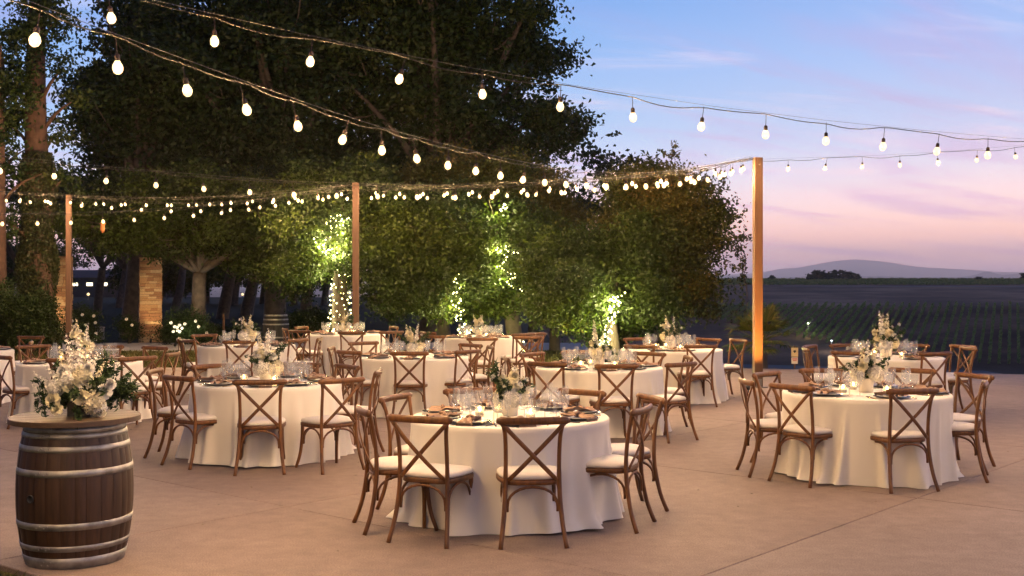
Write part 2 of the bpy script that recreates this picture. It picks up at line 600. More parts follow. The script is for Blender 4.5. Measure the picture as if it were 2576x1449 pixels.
def concrete_mat():
    m, nt, b = mat_new('stained_concrete')
    N, L = nt.nodes.new, nt.links.new
    geo = N('ShaderNodeNewGeometry')
    oi = N('ShaderNodeObjectInfo')
    n1 = N('ShaderNodeTexNoise'); n1.inputs['Scale'].default_value = 0.35; n1.inputs['Detail'].default_value = 6; n1.inputs['Roughness'].default_value = 0.6
    n2 = N('ShaderNodeTexNoise'); n2.inputs['Scale'].default_value = 6.0; n2.inputs['Detail'].default_value = 8; n2.inputs['Roughness'].default_value = 0.7
    n3 = N('ShaderNodeTexNoise'); n3.inputs['Scale'].default_value = 95.0; n3.inputs['Detail'].default_value = 3
    for n in (n1, n2, n3):
        L(geo.outputs['Position'], n.inputs['Vector'])
    r1 = N('ShaderNodeValToRGB')
    r1.color_ramp.elements[0].position = 0.34; r1.color_ramp.elements[0].color = (0.255, 0.192, 0.162, 1)
    r1.color_ramp.elements[1].position = 0.68; r1.color_ramp.elements[1].color = (0.355, 0.268, 0.224, 1)
    L(n1.outputs['Fac'], r1.inputs[0])
    r2 = N('ShaderNodeValToRGB')
    r2.color_ramp.elements[0].position = 0.30; r2.color_ramp.elements[0].color = (0.62, 0.62, 0.63, 1)
    r2.color_ramp.elements[1].position = 0.75; r2.color_ramp.elements[1].color = (1.1, 1.1, 1.1, 1)
    L(n2.outputs['Fac'], r2.inputs[0])
    mu = N('ShaderNodeMix'); mu.data_type = 'RGBA'; mu.blend_type = 'MULTIPLY'; mu.inputs['Factor'].default_value = 0.7
    L(r1.outputs[0], mu.inputs['A']); L(r2.outputs[0], mu.inputs['B'])
    r3 = N('ShaderNodeValToRGB')
    r3.color_ramp.elements[0].position = 0.36; r3.color_ramp.elements[0].color = (0.5, 0.5, 0.5, 1)
    r3.color_ramp.elements[1].position = 0.62; r3.color_ramp.elements[1].color = (1.08, 1.08, 1.08, 1)
    L(n3.outputs['Fac'], r3.inputs[0])
    mu2 = N('ShaderNodeMix'); mu2.data_type = 'RGBA'; mu2.blend_type = 'MULTIPLY'; mu2.inputs['Factor'].default_value = 0.6
    L(mu.outputs['Result'], mu2.inputs['A']); L(r3.outputs[0], mu2.inputs['B'])
    hs = N('ShaderNodeHueSaturation')
    mr = N('ShaderNodeMapRange'); mr.inputs['To Min'].default_value = 0.92; mr.inputs['To Max'].default_value = 1.08
    L(oi.outputs['Random'], mr.inputs['Value']); L(mr.outputs[0], hs.inputs['Value'])
    mr2 = N('ShaderNodeMapRange'); mr2.inputs['To Min'].default_value = 1.12; mr2.inputs['To Max'].default_value = 0.9
    L(oi.outputs['Random'], mr2.inputs['Value']); L(mr2.outputs[0], hs.inputs['Saturation'])
    L(mu2.outputs['Result'], hs.inputs['Color'])
    L(hs.outputs[0], b.inputs['Base Color'])
    b.inputs['Roughness'].default_value = 0.72
    b.inputs['Specular IOR Level'].default_value = 0.35
    bp = N('ShaderNodeBump'); bp.inputs['Strength'].default_value = 0.25; bp.inputs['Distance'].default_value = 0.004
    L(n3.outputs['Fac'], bp.inputs['Height']); L(bp.outputs[0], b.inputs['Normal'])
    return m


M['concrete'] = concrete_mat()
M['joint'] = simple('joint_filler', (0.11, 0.08, 0.062), 0.9)


def terrain_mat():
    m, nt, b = mat_new('hill_earth')
    N, L = nt.nodes.new, nt.links.new
    geo = N('ShaderNodeNewGeometry')
    mp = N('ShaderNodeMapping'); mp.inputs['Scale'].default_value = (0.022, 0.035, 0.0)
    L(geo.outputs['Position'], mp.inputs[0])
    nz = N('ShaderNodeTexNoise'); nz.inputs['Scale'].default_value = 1.0; nz.inputs['Detail'].default_value = 9; nz.inputs['Roughness'].default_value = 0.62
    L(mp.outputs[0], nz.inputs['Vector'])
    rp = N('ShaderNodeValToRGB')
    cr = rp.color_ramp
    cr.elements[0].position = 0.30; cr.elements[0].color = (0.07, 0.034, 0.018, 1)
    cr.elements[1].position = 0.74; cr.elements[1].color = (0.46, 0.25, 0.14, 1)
    e = cr.elements.new(0.5); e.color = (0.19, 0.095, 0.052, 1)
    L(nz.outputs['Fac'], rp.inputs[0])
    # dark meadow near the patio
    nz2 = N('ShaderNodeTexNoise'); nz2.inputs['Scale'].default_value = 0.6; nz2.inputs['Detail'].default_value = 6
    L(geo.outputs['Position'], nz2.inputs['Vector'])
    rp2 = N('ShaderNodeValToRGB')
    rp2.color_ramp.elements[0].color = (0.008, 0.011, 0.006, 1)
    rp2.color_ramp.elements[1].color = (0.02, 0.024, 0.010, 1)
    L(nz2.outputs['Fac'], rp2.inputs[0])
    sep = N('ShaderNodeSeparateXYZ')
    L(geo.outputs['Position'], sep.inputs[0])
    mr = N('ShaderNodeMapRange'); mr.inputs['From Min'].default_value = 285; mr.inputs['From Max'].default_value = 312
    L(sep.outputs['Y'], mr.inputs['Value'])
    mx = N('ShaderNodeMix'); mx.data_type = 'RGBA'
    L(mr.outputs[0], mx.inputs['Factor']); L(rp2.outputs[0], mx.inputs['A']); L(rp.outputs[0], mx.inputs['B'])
    L(mx.outputs['Result'], b.inputs['Base Color'])
    b.inputs['Roughness'].default_value = 0.95
    b.inputs['Specular IOR Level'].default_value = 0.1
    return m


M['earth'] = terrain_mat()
M['lawn'] = simple('dry_lawn', (0.11, 0.10, 0.03), 0.95, spec=0.1, var=0.35, vscale=3.0)
M['path'] = simple('pale_path', (0.42, 0.40, 0.37), 0.85, var=0.12, vscale=2.0)
M['mount'] = simple('far_mountain', (0.16, 0.14, 0.12), 1.0, spec=0.0)
M['roadm'] = simple('asphalt', (0.05, 0.05, 0.052), 0.85, var=0.15, vscale=0.4)
M['stone_a'] = simple('ledger_stone_tan', (0.42, 0.26, 0.14), 0.9, var=0.25, vscale=6, bump=0.5, bscale=20)
M['stone_b'] = simple('ledger_stone_brown', (0.32, 0.17, 0.095), 0.9, var=0.25, vscale=6, bump=0.5, bscale=20)
M['stone_c'] = simple('ledger_stone_pale', (0.50, 0.36, 0.22), 0.9, var=0.25, vscale=6, bump=0.5, bscale=20)
M['mortar'] = simple('mortar', (0.12, 0.09, 0.065), 0.95)


# ------------------------------------------------------------------ terrain, patio, lawn, hills
def terrain_z(X, Y):
    X = np.asarray(X, float); Y = np.asarray(Y, float)
    yk = np.array([-200, 22.5, 25, 40, 80, 150, 300, 400, 470, 525, 560, 640, 1500, 20000], float)
    zk = np.array([-0.06, -0.06, -0.35, -3.5, -14, -20.5, -21.6, -7.4, -3.6, -1.0, 1.25, -6, -60, -60], float)
    right = np.interp(Y, yk, zk)
    yl = np.array([-200, 60, 150, 400, 1500, 20000], float)
    zl = np.array([-0.06, -0.06, -0.5, -5, -60, -60], float)
    left = np.interp(Y, yl, zl)
    w = sm(-0.06, 0.17, X / np.maximum(Y, 20.0) - 0.02)
    w = np.where(X > 0, np.maximum(w, sm(3.0, 6.5, X)), w)
    return left * (1 - w) + right * w


def build_terrain():
    xs = np.unique(np.concatenate([np.linspace(-60, 60, 61), np.linspace(-400, 400, 81), np.linspace(-18000, 20000, 41)]))
    ys = np.unique(np.concatenate([np.linspace(-60, 120, 91), np.linspace(120, 700, 88), np.linspace(700, 16500, 40)]))
    XX, YY = np.meshgrid(xs, ys)
    ZZ = terrain_z(XX, YY)
    V = np.stack([XX.ravel(), YY.ravel(), ZZ.ravel()], 1)
    nx = len(xs)
    Fc = [(j * nx + i, j * nx + i + 1, (j + 1) * nx + i + 1, (j + 1) * nx + i) for j in range(len(ys) - 1) for i in range(nx - 1)]
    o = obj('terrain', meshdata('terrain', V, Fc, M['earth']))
    tag(o, kind='structure')


build_terrain()

# patio of joint-cut concrete slabs, set out on a turned grid
PU = Vector((0.655, 0.756)); PV = Vector((0.756, -0.655)); P0 = Vector((-1.80, 9.32)); SL = 3.66


def clip_poly(P, a, b, c):
    """keep the side a*x+b*y<=c"""
    out = []
    for i in range(len(P)):
        p, q = P[i], P[(i + 1) % len(P)]
        dp, dq = a * p[0] + b * p[1] - c, a * q[0] + b * q[1] - c
        if dp <= 0:
            out.append(p)
        if (dp < 0) != (dq < 0):
            t = dp / (dp - dq)
            out.append((p[0] + (q[0] - p[0]) * t, p[1] + (q[1] - p[1]) * t))
    return out


def patio_region(P):
    # far edge: lawn on the left at 24 m, the drop on the right at 19..23 m
    P = clip_poly(P, 0, 1, 24.0)
    P = clip_poly(P, 0.31, 1, 25.3) if P else P
    P = clip_poly(P, -1, 0, 11.5) if P else P
    P = clip_poly(P, 1, 0, 15.0) if P else P
    P = clip_poly(P, 0, -1, 8.0) if P else P
    P = clip_poly(P, -0.62, -0.78, -3.78) if P else P      # planting bed at the lower left
    return P


def build_patio():
    base = MB()
    P = patio_region([(-30, -30), (30, -30), (30, 40), (-30, 40)])
    base.add([(x, y, -0.012) for x, y in P] + [(x, y, -0.10) for x, y in P],
             [tuple(range(len(P)))] + [(i + len(P), (i + 1) % len(P) + len(P), (i + 1) % len(P), i) for i in range(len(P))])
    pat = obj('patio', base.mesh('patio_base', M['joint'], False))
    tag(pat, kind='structure')
    g = 0.003
    for i in range(-9, 10):
        for j in range(-9, 10):
            c = [(0, 0), (1, 0), (1, 1), (0, 1)]
            Q = []
            for a, b in c:
                p = P0 + PU * ((i + a) * SL + (g if a == 0 else -g)) + PV * ((j + b) * SL + (g if b == 0 else -g))
                Q.append((p.x, p.y))
            Q = patio_region(Q)
            if len(Q) < 3:
                continue
            ar = sum(Q[k][0] * Q[(k + 1) % len(Q)][1] - Q[(k + 1) % len(Q)][0] * Q[k][1] for k in range(len(Q))) / 2
            if abs(ar) < 0.05:
                continue
            if ar < 0:
                Q = Q[::-1]
            n = len(Q)
            cx, cy = sum(q[0] for q in Q) / n, sum(q[1] for q in Q) / n
            ins = []
            for q in Q:
                d = math.hypot(q[0] - cx, q[1] - cy)
                k = 1 - 0.008 / max(d, 0.05)
                ins.append((cx + (q[0] - cx) * k, cy + (q[1] - cy) * k, 0.0))
            V = ins + [(q[0], q[1], -0.005) for q in Q] + [(q[0], q[1], -0.09) for q in Q]
            Fc = [tuple(range(n))]
            for k in range(n):
                k2 = (k + 1) % n
                Fc += [(n + k, n + k2, k2, k), (2 * n + k, 2 * n + k2, n + k2, n + k)]
            obj('slab', meshdata('slab', V, Fc, M['concrete'], False), pat)


build_patio()


def sheet(name, P, z, mat, kind='structure'):
    o = obj(name, meshdata(name, [(x, y, z) for x, y in P], [tuple(range(len(P)))], mat, False))
    return tag(o, kind=kind)


sheet('lawn', [(-26, 24.02), (2.0, 24.02), (2.0, 29.6), (-26, 29.6)], -0.02, M['lawn'])
pa = MB().box((-12, 31.6, -0.05), (28, 3.4, 0.10))
tag(obj('path', pa.mesh('path', M['path'], False)), kind='structure')


def grass(name, n, region, z, hmin, hmax, seed, label):
    rng = np.random.default_rng(seed)
    x0, x1, y0, y1 = region
    c = np.stack([rng.uniform(x0, x1, n), rng.uniform(y0, y1, n), np.full(n, z)], 1)
    if name == 'dry_grass':
        keep = (-0.62 * c[:, 0] - 0.78 * c[:, 1]) > -3.72
        c = c[keep]; n = len(c)
    h = rng.uniform(hmin, hmax, n)[:, None]
    w = rng.uniform(0.006, 0.014, n)[:, None] * (1.6 if hmax > 0.06 else 1)
    a = rng.uniform(0, 2 * PI, n)
    d = np.stack([np.cos(a), np.sin(a), np.zeros(n)], 1)
    lean = np.stack([rng.normal(0, .4, n), rng.normal(0, .4, n), np.ones(n)], 1)
    t = c + lean * h
    V = np.stack([c - d * w, c + d * w, t + d * w * .25, t - d * w * .25], 1)
    o = obj(name, quadmesh(name, V, n, M['grassblade'], rng.uniform(0, 1, n)))
    return tag(o, label, 'grass', kind='stuff')


sheet('planting_bed', [(-4.6, 4.9), (-2.0, 4.9), (-2.0, 6.43), (-4.6, 8.49)], -0.035, M['lawn'])
grass('lawn_grass', 26000, (-12, 1.5, 24.05, 29.5), -0.02, 0.03, 0.07, 3, 'short yellowing lawn grass between patio and pale path')
grass('dry_grass', 9000, (-4.2, -2.4, 5.6, 7.9), -0.035, 0.02, 0.06, 4, 'dry grass of the bed at the lower left corner')


def build_mountains():
    def ridge(name, pts, Y, seed, label, depth):
        rng = np.random.default_rng(seed)
        xs = np.linspace(-5200, 8200, 460) * (Y / 7000)
        px = np.array([p[0] for p in pts]); py = np.array([p[1] for p in pts])
        vx = xs * F / Y + CX
        yy = np.interp(vx, px, py)
        top = CH - (yy - HZ) * Y / F
        nz = np.zeros_like(xs)
        for k in range(1, 7):
            nz += np.sin(xs / (1400 * Y / 7000 / 2 ** k) + rng.uniform(0, 6)) * 20 / 2 ** k
        top = np.maximum(top + nz * (Y / 7000), -20)
        V, Fc = [], []
        rows = [(0.0, depth), (0.45, depth * .55), (0.8, depth * .2), (1.0, 0.0), (0.5, -depth * .5)]
        n = len(xs)
        for k, (h, back) in enumerate(rows):
            for i in range(n):
                wob = 130 * math.sin(xs[i] / 500 + k * 2.1) * (1 if 0 < k < 3 else 0)
                V.append((xs[i] + 0, Y - back + wob, -62 + (top[i] + 62) * h))
        for k in range(len(rows) - 1):
            for i in range(n - 1):
                Fc.append((k * n + i, k * n + i + 1, (k + 1) * n + i + 1, (k + 1) * n + i))
        o = obj(name, meshdata(name, V, Fc, M['mount']))
        tag(o, label, kind='structure')
    ridge('mountain', [(-900, 700), (400, 698), (1300, 694), (1780, 694), (1900, 690), (1960, 680), (2010, 677), (2070, 664), (2120, 657), (2160, 655), (2230, 661),
                       (2320, 673), (2420, 680), (2500, 687), (2700, 690), (3400, 682)], 15500, 5, 'broad lilac mountain on the horizon', 900)
    ridge('hills', [(-900, 699), (1500, 699), (1800, 697), (1840, 687), (1870, 694), (1950, 697), (2060, 693), (2180, 698), (2410, 699), (2450, 694),
                    (2482, 684), (2520, 693), (2580, 690), (2800, 686), (3400, 694)], 10000, 6, 'low blue foothills before the mountain', 500)


build_mountains()

# ------------------------------------------------------------------ foliage machinery
def leaf_quads(c, L, W, rng, droop=0.0):
    """diamond leaves at c (n,3)"""
    n = len(c)
    d = rng.normal(size=(n, 3)); d[:, 2] -= droop
    d /= np.linalg.norm(d, axis=1)[:, None]
    u = rng.normal(size=(n, 3))
    s = np.cross(d, u); s /= np.linalg.norm(s, axis=1)[:, None] + 1e-9
    k = np.cross(s, d)
    l = (L * rng.uniform(.7, 1.3, n))[:, None]; w = (W * rng.uniform(.7, 1.3, n))[:, None]
    cup = k * w * 0.35
    return np.stack([c - d * l * .5, c + s * w * .5 + cup, c + d * l * .5, c - s * w * .5 + cup], 1)


def crown_leaves(blobs, n, L, W, seed, sub=0.34, shell=0.5, droop=0.3, per=46):
    rng = np.random.default_rng(seed)
    C = np.array([b[:3] for b in blobs]); R = np.array([b[3] if hasattr(b[3], '__len__') else (b[3], b[3] * .85, b[3]) for b in blobs])
    wgt = np.array([(r[0] * r[1] * r[2]) ** (2 / 3) for r in R]); wgt /= wgt.sum()
    nsub = max(10, n // per)
    bi = rng.choice(len(blobs), nsub, p=wgt)
    d = rng.normal(size=(nsub, 3)); d /= np.linalg.norm(d, axis=1)[:, None]
    rad = np.where(rng.uniform(0, 1, nsub) < .16, rng.uniform(1.0, 1.32, nsub), rng.uniform(shell, 1.05, nsub))[:, None]
    sc = C[bi] + d * R[bi] * rad
    bt = rng.uniform(0, 1, len(blobs)) ** 1.4
    tint_s = bt[bi] * .65 + rng.uniform(0, .35, nsub)
    srad = rng.uniform(.45, 1.5, nsub) * sub
    nl = srad ** 2 * rng.uniform(.5, 1.5, nsub)
    li = rng.choice(nsub, n, p=nl / nl.sum())
    g = rng.normal(size=(n, 3)) * .55
    g[:, 2] *= .5
    c = sc[li] + g * srad[li][:, None]
    q = leaf_quads(c, L, W, rng, droop)
    tint = np.clip(tint_s[li] * .75 + rng.uniform(0, .25, n), 0, 1)
    return q, tint


def blobsV(lst, Y, seed, spread=1.2, sat=0):
    rnd = random.Random(seed)
    out = []
    for t in lst:
        x, y, r = t[:3]
        Yb = Y + rnd.uniform(-spread, spread)
        p = at(x, y, Yb)
        rm = r * Yb / F
        if not sat:
            out.append((*p, rm))
            continue
        out.append((*p, rm * .84))
        for _ in range(sat):                    # side clumps break up the round outline
            a, e = rnd.uniform(0, 2 * PI), rnd.uniform(-.5, 1.2)
            k = rnd.uniform(.85, 1.12) * rm
            out.append((p[0] + k * math.cos(a) * math.cos(e), p[1] + k * math.sin(a) * math.cos(e) * .8, p[2] + k * math.sin(e), rm * rnd.uniform(.22, .42)))
    return out


def limbs(base, blobs, r0, seed, fork=None, lean=0.0, extra=()):
    """tapered trunk from base up to a fork, limbs to the blobs"""
    rnd = random.Random(seed)
    mb = MB()
    b = Vector(base)
    fk = Vector(fork) if fork else b + Vector((0, 0, 2.0))
    mid = (b + fk) / 2 + Vector((rnd.uniform(-.1, .1), rnd.uniform(-.1, .1), 0))
    pts = spline([b + Vector((0, 0, -.3)), b + Vector((0, 0, .12)), mid, fk], 5)
    n = len(pts)
    mb.tube(pts, [r0 * (1.35 if i < 3 else 1.0) * (1 - .35 * i / n) for i in range(n)], 10)
    for t in blobs:
        c = Vector(t[:3])
        v = c - fk
        if v.length < .3 or (len(blobs) > 24 and t[3] < .42):
            continue
        m1 = fk + v * .45 + Vector((rnd.uniform(-.3, .3), rnd.uniform(-.3, .3), rnd.uniform(0, .35))) * min(1, v.length * .3)
        P = spline([fk, m1, c], 5)
        rr = r0 * .5 * min(1.0, .45 + .06 * v.length)
        mb.tube(P, [rr * (1 - .85 * i / (len(P) - 1)) for i in range(len(P))], 6)
        for _ in range(3):
            e = c + Vector((rnd.gauss(0, 1), rnd.gauss(0, 1), rnd.gauss(0, .8))) * (t[3] if not hasattr(t[3], '__len__') else t[3][0]) * .6
            mb.tube(spline([m1.lerp(c, rnd.uniform(.3, 1)), (m1 + e) / 2 + Vector((0, 0, .1)), e], 3), [rr * .3, rr * .25, rr * .22, rr * .18, rr * .14, rr * .08, rr * .05], 5)
    for P, r in extra:
        P = spline(P, 4)
        mb.tube(P, [r * (1 - .8 * i / (len(P) - 1)) for i in range(len(P))], 6)
    return mb


def tree(name, label, blobs, base, n, L, W, leaf, bark, r0, seed, fork=None, cat='tree', group=None, sub=.36, shell=.66, droop=.3, extra=(), per=130):
    t = thing(name, label, cat, (base[0], base[1], base[2]), group=group)
    off = Vector(base)
    mb = limbs(base, blobs, r0, seed, fork, extra=extra)
    mb.V = [tuple(Vector(v) - off) for v in mb.V]
    obj('trunk', mb.mesh('trunk', bark), t)
    q, tint = crown_leaves(blobs, n, L, W, seed, sub, shell, droop, per)
    q = q - np.array(base)
    obj('crown', quadmesh('crown', q, len(q), leaf, tint), t)
    return t


rng = np.random.default_rng(90)
n = 170
c = np.stack([rng.uniform(-9, 9, n), rng.uniform(7.5, 23, n), np.full(n, .006)], 1)
a = rng.uniform(0, 2 * PI, n)
d = np.stack([np.cos(a), np.sin(a), rng.normal(0, .12, n)], 1); e = np.stack([-np.sin(a), np.cos(a), rng.normal(0, .12, n)], 1)
l = rng.uniform(.008, .022, n)[:, None]
o = obj('fallen_leaves', quadmesh('fallen_leaves', np.stack([c - d * l, c + e * l * .5 + [0, 0, .004], c + d * l, c - e * l * .5 + [0, 0, .003]], 1), n, M['autumn'], rng.uniform(0, 1, n)))
tag(o, 'small dry leaves scattered over the patio', 'leaves', kind='stuff')
# ------------------------------------------------------------------ trees
# tall dark trees behind everything
big = [(700, 150, 250), (450, 200, 230), (950, 100, 230), (1150, 120, 170), (335, 330, 145), (550, 380, 180), (800, 350, 200), (1050, 330, 180),
       (1220, 260, 110), (1285, 70, 85), (1330, 20, 60), (1330, 130, 55), (1385, 140, 40), (1320, 215, 60), (1250, 380, 100), (1180, 450, 80), (900, 480, 110), (600, 480, 100),
       (318, 150, 85), (405, 40, 125), (700, -60, 200), (1100, -40, 200), (245, 420, 62), (1340, 300, 60), (1405, 315, 48), (1450, 330, 36),
       (1400, 360, 38), (1330, 380, 50), (1060, 180, 150), (830, 200, 160), (1000, 440, 110), (420, 470, 110), (300, 260, 75), (560, 250, 200)]
bigb = blobsV(big, 37.5, 11, 2.2)
bigs = blobsV(big, 37.5, 11, 2.2, 2)
groups = {0: [], 1: [], 2: []}
for i, t in enumerate(big):
    groups[0 if t[0] < 500 else (1 if t[0] < 880 else 2)] += bigs[i * 3:i * 3 + 3]
for gi, (bx, lab, nn) in enumerate([(330, 'tall dark evergreen left of the middle, above the stone pillars', 62000),
                                    (690, 'tallest dark evergreen, behind the hanging bulbs and the lit trunk', 78000),
                                    (1080, 'tall dark evergreen whose right side stands out against the blue sky', 80000)]):
    X = (bx - CX) * 37.5 / F
    tree('evergreen_tree', lab, groups[gi], (X, 37.5, -.06), nn, .19, .10, M['dark'], M['bark'], .42, 20 + gi, fork=(X + .3, 37.3, 4.5),
         group='tall evergreens behind the patio', sub=.62, shell=.45, per=110)

# bark trunk with ivy at the left and its open crown
lx = (94 - CX) * 30 / F
lb = blobsV([(40, 215, 42), (60, 90, 50), (130, 60, 52), (18, 310, 42), (160, 170, 40), (30, 430, 42), (100, 20, 50), (70, 300, 30), (20, 150, 26),
             (150, 330, 36), (60, 500, 40), (20, 560, 36), (160, 450, 36), (190, 250, 34)], 30, 31, .8)
t = thing('ivy_clad_tree', 'tall bare trunk wrapped in ivy at the left edge', 'tree', (lx, 30, -.06))
mb = MB()
P = [(0.05 * math.sin(z * .7), 0, z) for z in np.linspace(-.2, 9.6, 14)]
mb.tube(P, [.40 - .016 * i for i in range(14)], 12)
for b in lb:
    c = Vector(b[:3]) - Vector((lx, 30, -.06))
    s0 = Vector((0, 0, max(2.5, c.z - 1.0)))
    mb.tube(spline([s0, (s0 + c) / 2 + Vector((0, 0, .15)), c], 4), [.07, .06, .055, .05, .045, .04, .03, .02, .012], 6)
obj('trunk', mb.mesh('trunk', M['barkred']), t)
q, tint = crown_leaves(lb, 7500, .12, .07, 32, .30, .25, .3, 60)
obj('crown', quadmesh('crown', q - np.array((lx, 30, -.06)), len(q), M['dark'], tint), t)
rng = np.random.default_rng(33)
n = 26000
zz = rng.uniform(0, 1, n) ** 1.35 * 6.4
aa = rng.uniform(0, 2 * PI, n)
zz = zz * .8
rr = (.44 - .02 * zz) * (1 + .28 * np.sin(zz * 3.1 + aa * 2) * rng.uniform(.3, 1, n)) + rng.normal(0, .03, n)
c = np.stack([rr * np.cos(aa), rr * np.sin(aa), zz], 1)
obj('ivy', quadmesh('ivy', leaf_quads(c, .10, .055, rng, 1.2), n, M['ivy'], rng.uniform(0, 1, n)), t)

# second trunk cut off by the left edge of the view
t = thing('ivy_clad_tree', 'dark trunk cut off by the left edge, beside the taller ivy trunk', 'tree', ((-6 - CX) * 29 / F, 29, -.06))
mb = MB(); mb.tube([(0, 0, z) for z in np.linspace(-.2, 7.5, 9)], [.24 - .012 * i for i in range(9)], 10)
for k in range(5):
    a = k * 1.3
    mb.tube(spline([(0, 0, 3.6 + k * .7), (.5 * math.cos(a), .5 * math.sin(a), 4.2 + k * .7), (1.1 * math.cos(a), 1.1 * math.sin(a), 4.5 + k * .75)], 4), [.06, .05, .045, .04, .035, .03, .02, .015, .01], 6)
obj('trunk', mb.mesh('trunk', M['barkred']), t)
q, tint = crown_leaves([(0.2 * k - .6, 0, 4.6 + k * .7, .8) for k in range(5)], 6000, .12, .07, 35, .3, .3, .3, 40)
obj('crown', quadmesh('crown', q, len(q), M['dark'], tint), t)

# spreading oak left of the lit trunk
ox = (497 - CX) * 33 / F
ob = blobsV([(300, 570, 80), (400, 600, 75), (500, 575, 85), (600, 615, 80), (690, 640, 72), (560, 540, 95), (400, 530, 90), (250, 525, 70), (720, 570, 80),
             (640, 560, 85), (190, 560, 50), (740, 690, 45), (660, 690, 40), (330, 500, 80), (480, 490, 80), (650, 490, 80), (760, 490, 70)], 32, 41, 1.6, 3)
tree('oak_tree', 'wide oak with a thick forked trunk behind the rose bush', ob, (ox, 33, -.06), 62000, .105, .06, M['oak'], M['bark'], .27, 42, fork=(ox + .05, 33, 2.0),
     group='oaks around the patio', sub=.38)
# oak with light-wrapped trunk
AX, AY = (857 - CX) * 27 / F, 27.0
ob = blobsV([(780, 560, 70), (850, 545, 75), (800, 650, 48), (760, 640, 50), (910, 600, 62), (870, 490, 80), (730, 690, 38), (940, 520, 70), (790, 480, 70), (900, 680, 34)], 27.6, 43, 1.0, 3)
tree('oak_tree', 'oak whose whole trunk is wrapped in fairy lights', ob, (AX, AY, -.06), 40000, .095, .055, M['oak'], M['bark'], .23, 44, fork=(AX, AY, 2.35), group='oaks around the patio')
# big middle oak
BX, BY = (1297 - CX) * 28 / F, 28.0
ob = blobsV([(960, 680, 72), (1000, 755, 52), (1050, 600, 100), (1050, 715, 92), (1150, 650, 100), (1150, 765, 55), (1250, 620, 95), (1260, 735, 80), (1330, 700, 72),
             (1320, 600, 75), (1200, 785, 40), (940, 765, 34), (1090, 775, 42), (930, 610, 60), (1130, 540, 70), (1000, 560, 60)], 27.5, 45, 1.3, 3)
tree('oak_tree', 'broad low oak in the middle, glowing from lights inside', ob, (BX, BY, -.06), 74000, .095, .055, M['oak'], M['bark'], .24, 46, fork=(BX - .35, BY, 1.9), group='oaks around the patio')
ob = blobsV([(1100, 505, 82), (1000, 520, 78), (1230, 505, 82), (1150, 440, 66), (1060, 450, 60), (1270, 455, 60), (950, 500, 60), (1180, 560, 60)], 29.4, 54, .7, 3)
X = (1120 - CX) * 29.6 / F
tree('oak_tree', 'olive-brown oak crown rising behind the broad low oak', ob, (X, 29.6, -.1), 36000, .10, .058, M['autumn'], M['bark'], .2, 55, fork=(X, 29.6, 2.6), group='oaks around the patio')
# turning tree between middle and right oak
ob = blobsV([(1395, 540, 62), (1350, 490, 55), (1430, 575, 45), (1380, 610, 45), (1330, 545, 50), (1440, 640, 40), (1310, 450, 45)], 29.5, 47, .8, 3)
X = (1395 - CX) * 29.5 / F
tree('oak_tree', 'brownish turning oak between the middle oak and the right oak', ob, (X, 29.5, -.3), 26000, .10, .06, M['autumn'], M['bark'], .17, 48, fork=(X, 29.5, 2.4), group='oaks around the patio')
# right oak
CXo, CYo = (1548 - CX) * 24.5 / F, 24.5
ob = blobsV([(1450, 750, 80), (1395, 680, 65), (1470, 650, 80), (1560, 700, 90), (1530, 790, 62), (1455, 810, 46), (1600, 640, 80), (1640, 760, 55), (1600, 810, 36),
             (1380, 770, 48), (1500, 840, 26)], 24.8, 49, 1.0, 3)
tree('oak_tree', 'low green oak with lights along its leaning trunk, left of the wooden post', ob, (CXo, CYo, -.06), 56000, .085, .05, M['oak'], M['bark'], .16, 50, fork=(CXo - .12, CYo, 1.35), group='oaks around the patio')
dx = (1660 - CX) * 26 / F
ob = blobsV([(1660, 640, 85), (1680, 560, 85), (1620, 545, 75), (1690, 485, 62), (1615, 475, 55), (1740, 620, 45), (1755, 720, 38), (1700, 740, 60), (1770, 770, 30),
             (1790, 540, 34), (1745, 500, 45), (1735, 680, 40), (1570, 480, 34), (1800, 600, 24), (1570, 560, 50)], 26, 51, .9, 3)
exb = []
for (x0, y0, x1, y1, x2, y2) in [(1690, 470, 1688, 410, 1702, 352), (1690, 400, 1672, 385, 1658, 374), (1690, 396, 1702, 382, 1716, 377), (1700, 470, 1712, 450, 1716, 428),
                                 (1640, 470, 1634, 440, 1640, 410), (1800, 560, 1850, 600, 1878, 680), (1780, 520, 1815, 470, 1822, 440), (1860, 620, 1876, 650, 1868, 720),
                                 (1850, 600, 1868, 590, 1882, 600), (1870, 690, 1880, 740, 1874, 800)]:
    exb.append(([at(x0, y0, 26), at(x1, y1, 26), at(x2, y2, 26)], .018))
tree('oak_tree', 'open-crowned oak with sparse trailing branches against the pink sky', ob, (dx, 26, -.7), 48000, .09, .052, M['autumn'], M['bark'], .18, 52, fork=(dx, 26, 2.2),
     group='oaks around the patio', extra=exb, per=60)
# trailing sprays of the open-crowned oak
sp = []
rnd = random.Random(9)
for (x0, y0, x1, y1, k) in [(1800, 560, 1878, 680, 26), (1860, 620, 1868, 720, 16), (1850, 600, 1884, 600, 12), (1870, 690, 1874, 800, 12), (1800, 640, 1850, 680, 14), (1690, 410, 1702, 352, 7),
                            (1690, 396, 1658, 374, 5), (1690, 396, 1716, 377, 5), (1815, 480, 1822, 440, 6), (1640, 450, 1640, 410, 10), (1800, 500, 1850, 560, 16), (1790, 700, 1800, 790, 14)]:
    for i in range(k):
        f = rnd.random()
        p = at(x0 + (x1 - x0) * f + rnd.gauss(0, 4), y0 + (y1 - y0) * f + rnd.gauss(0, 4), 26 + rnd.gauss(0, .1))
        for _ in range(5):
            sp.append((p[0] + rnd.gauss(0, .035), p[1] + rnd.gauss(0, .035), p[2] + rnd.gauss(0, .035)))
rng = np.random.default_rng(8)
par = [o for o in bpy.data.objects if o.get('label', '').startswith('open-crowned')][0]
c = np.array(sp) - np.array(par.location)
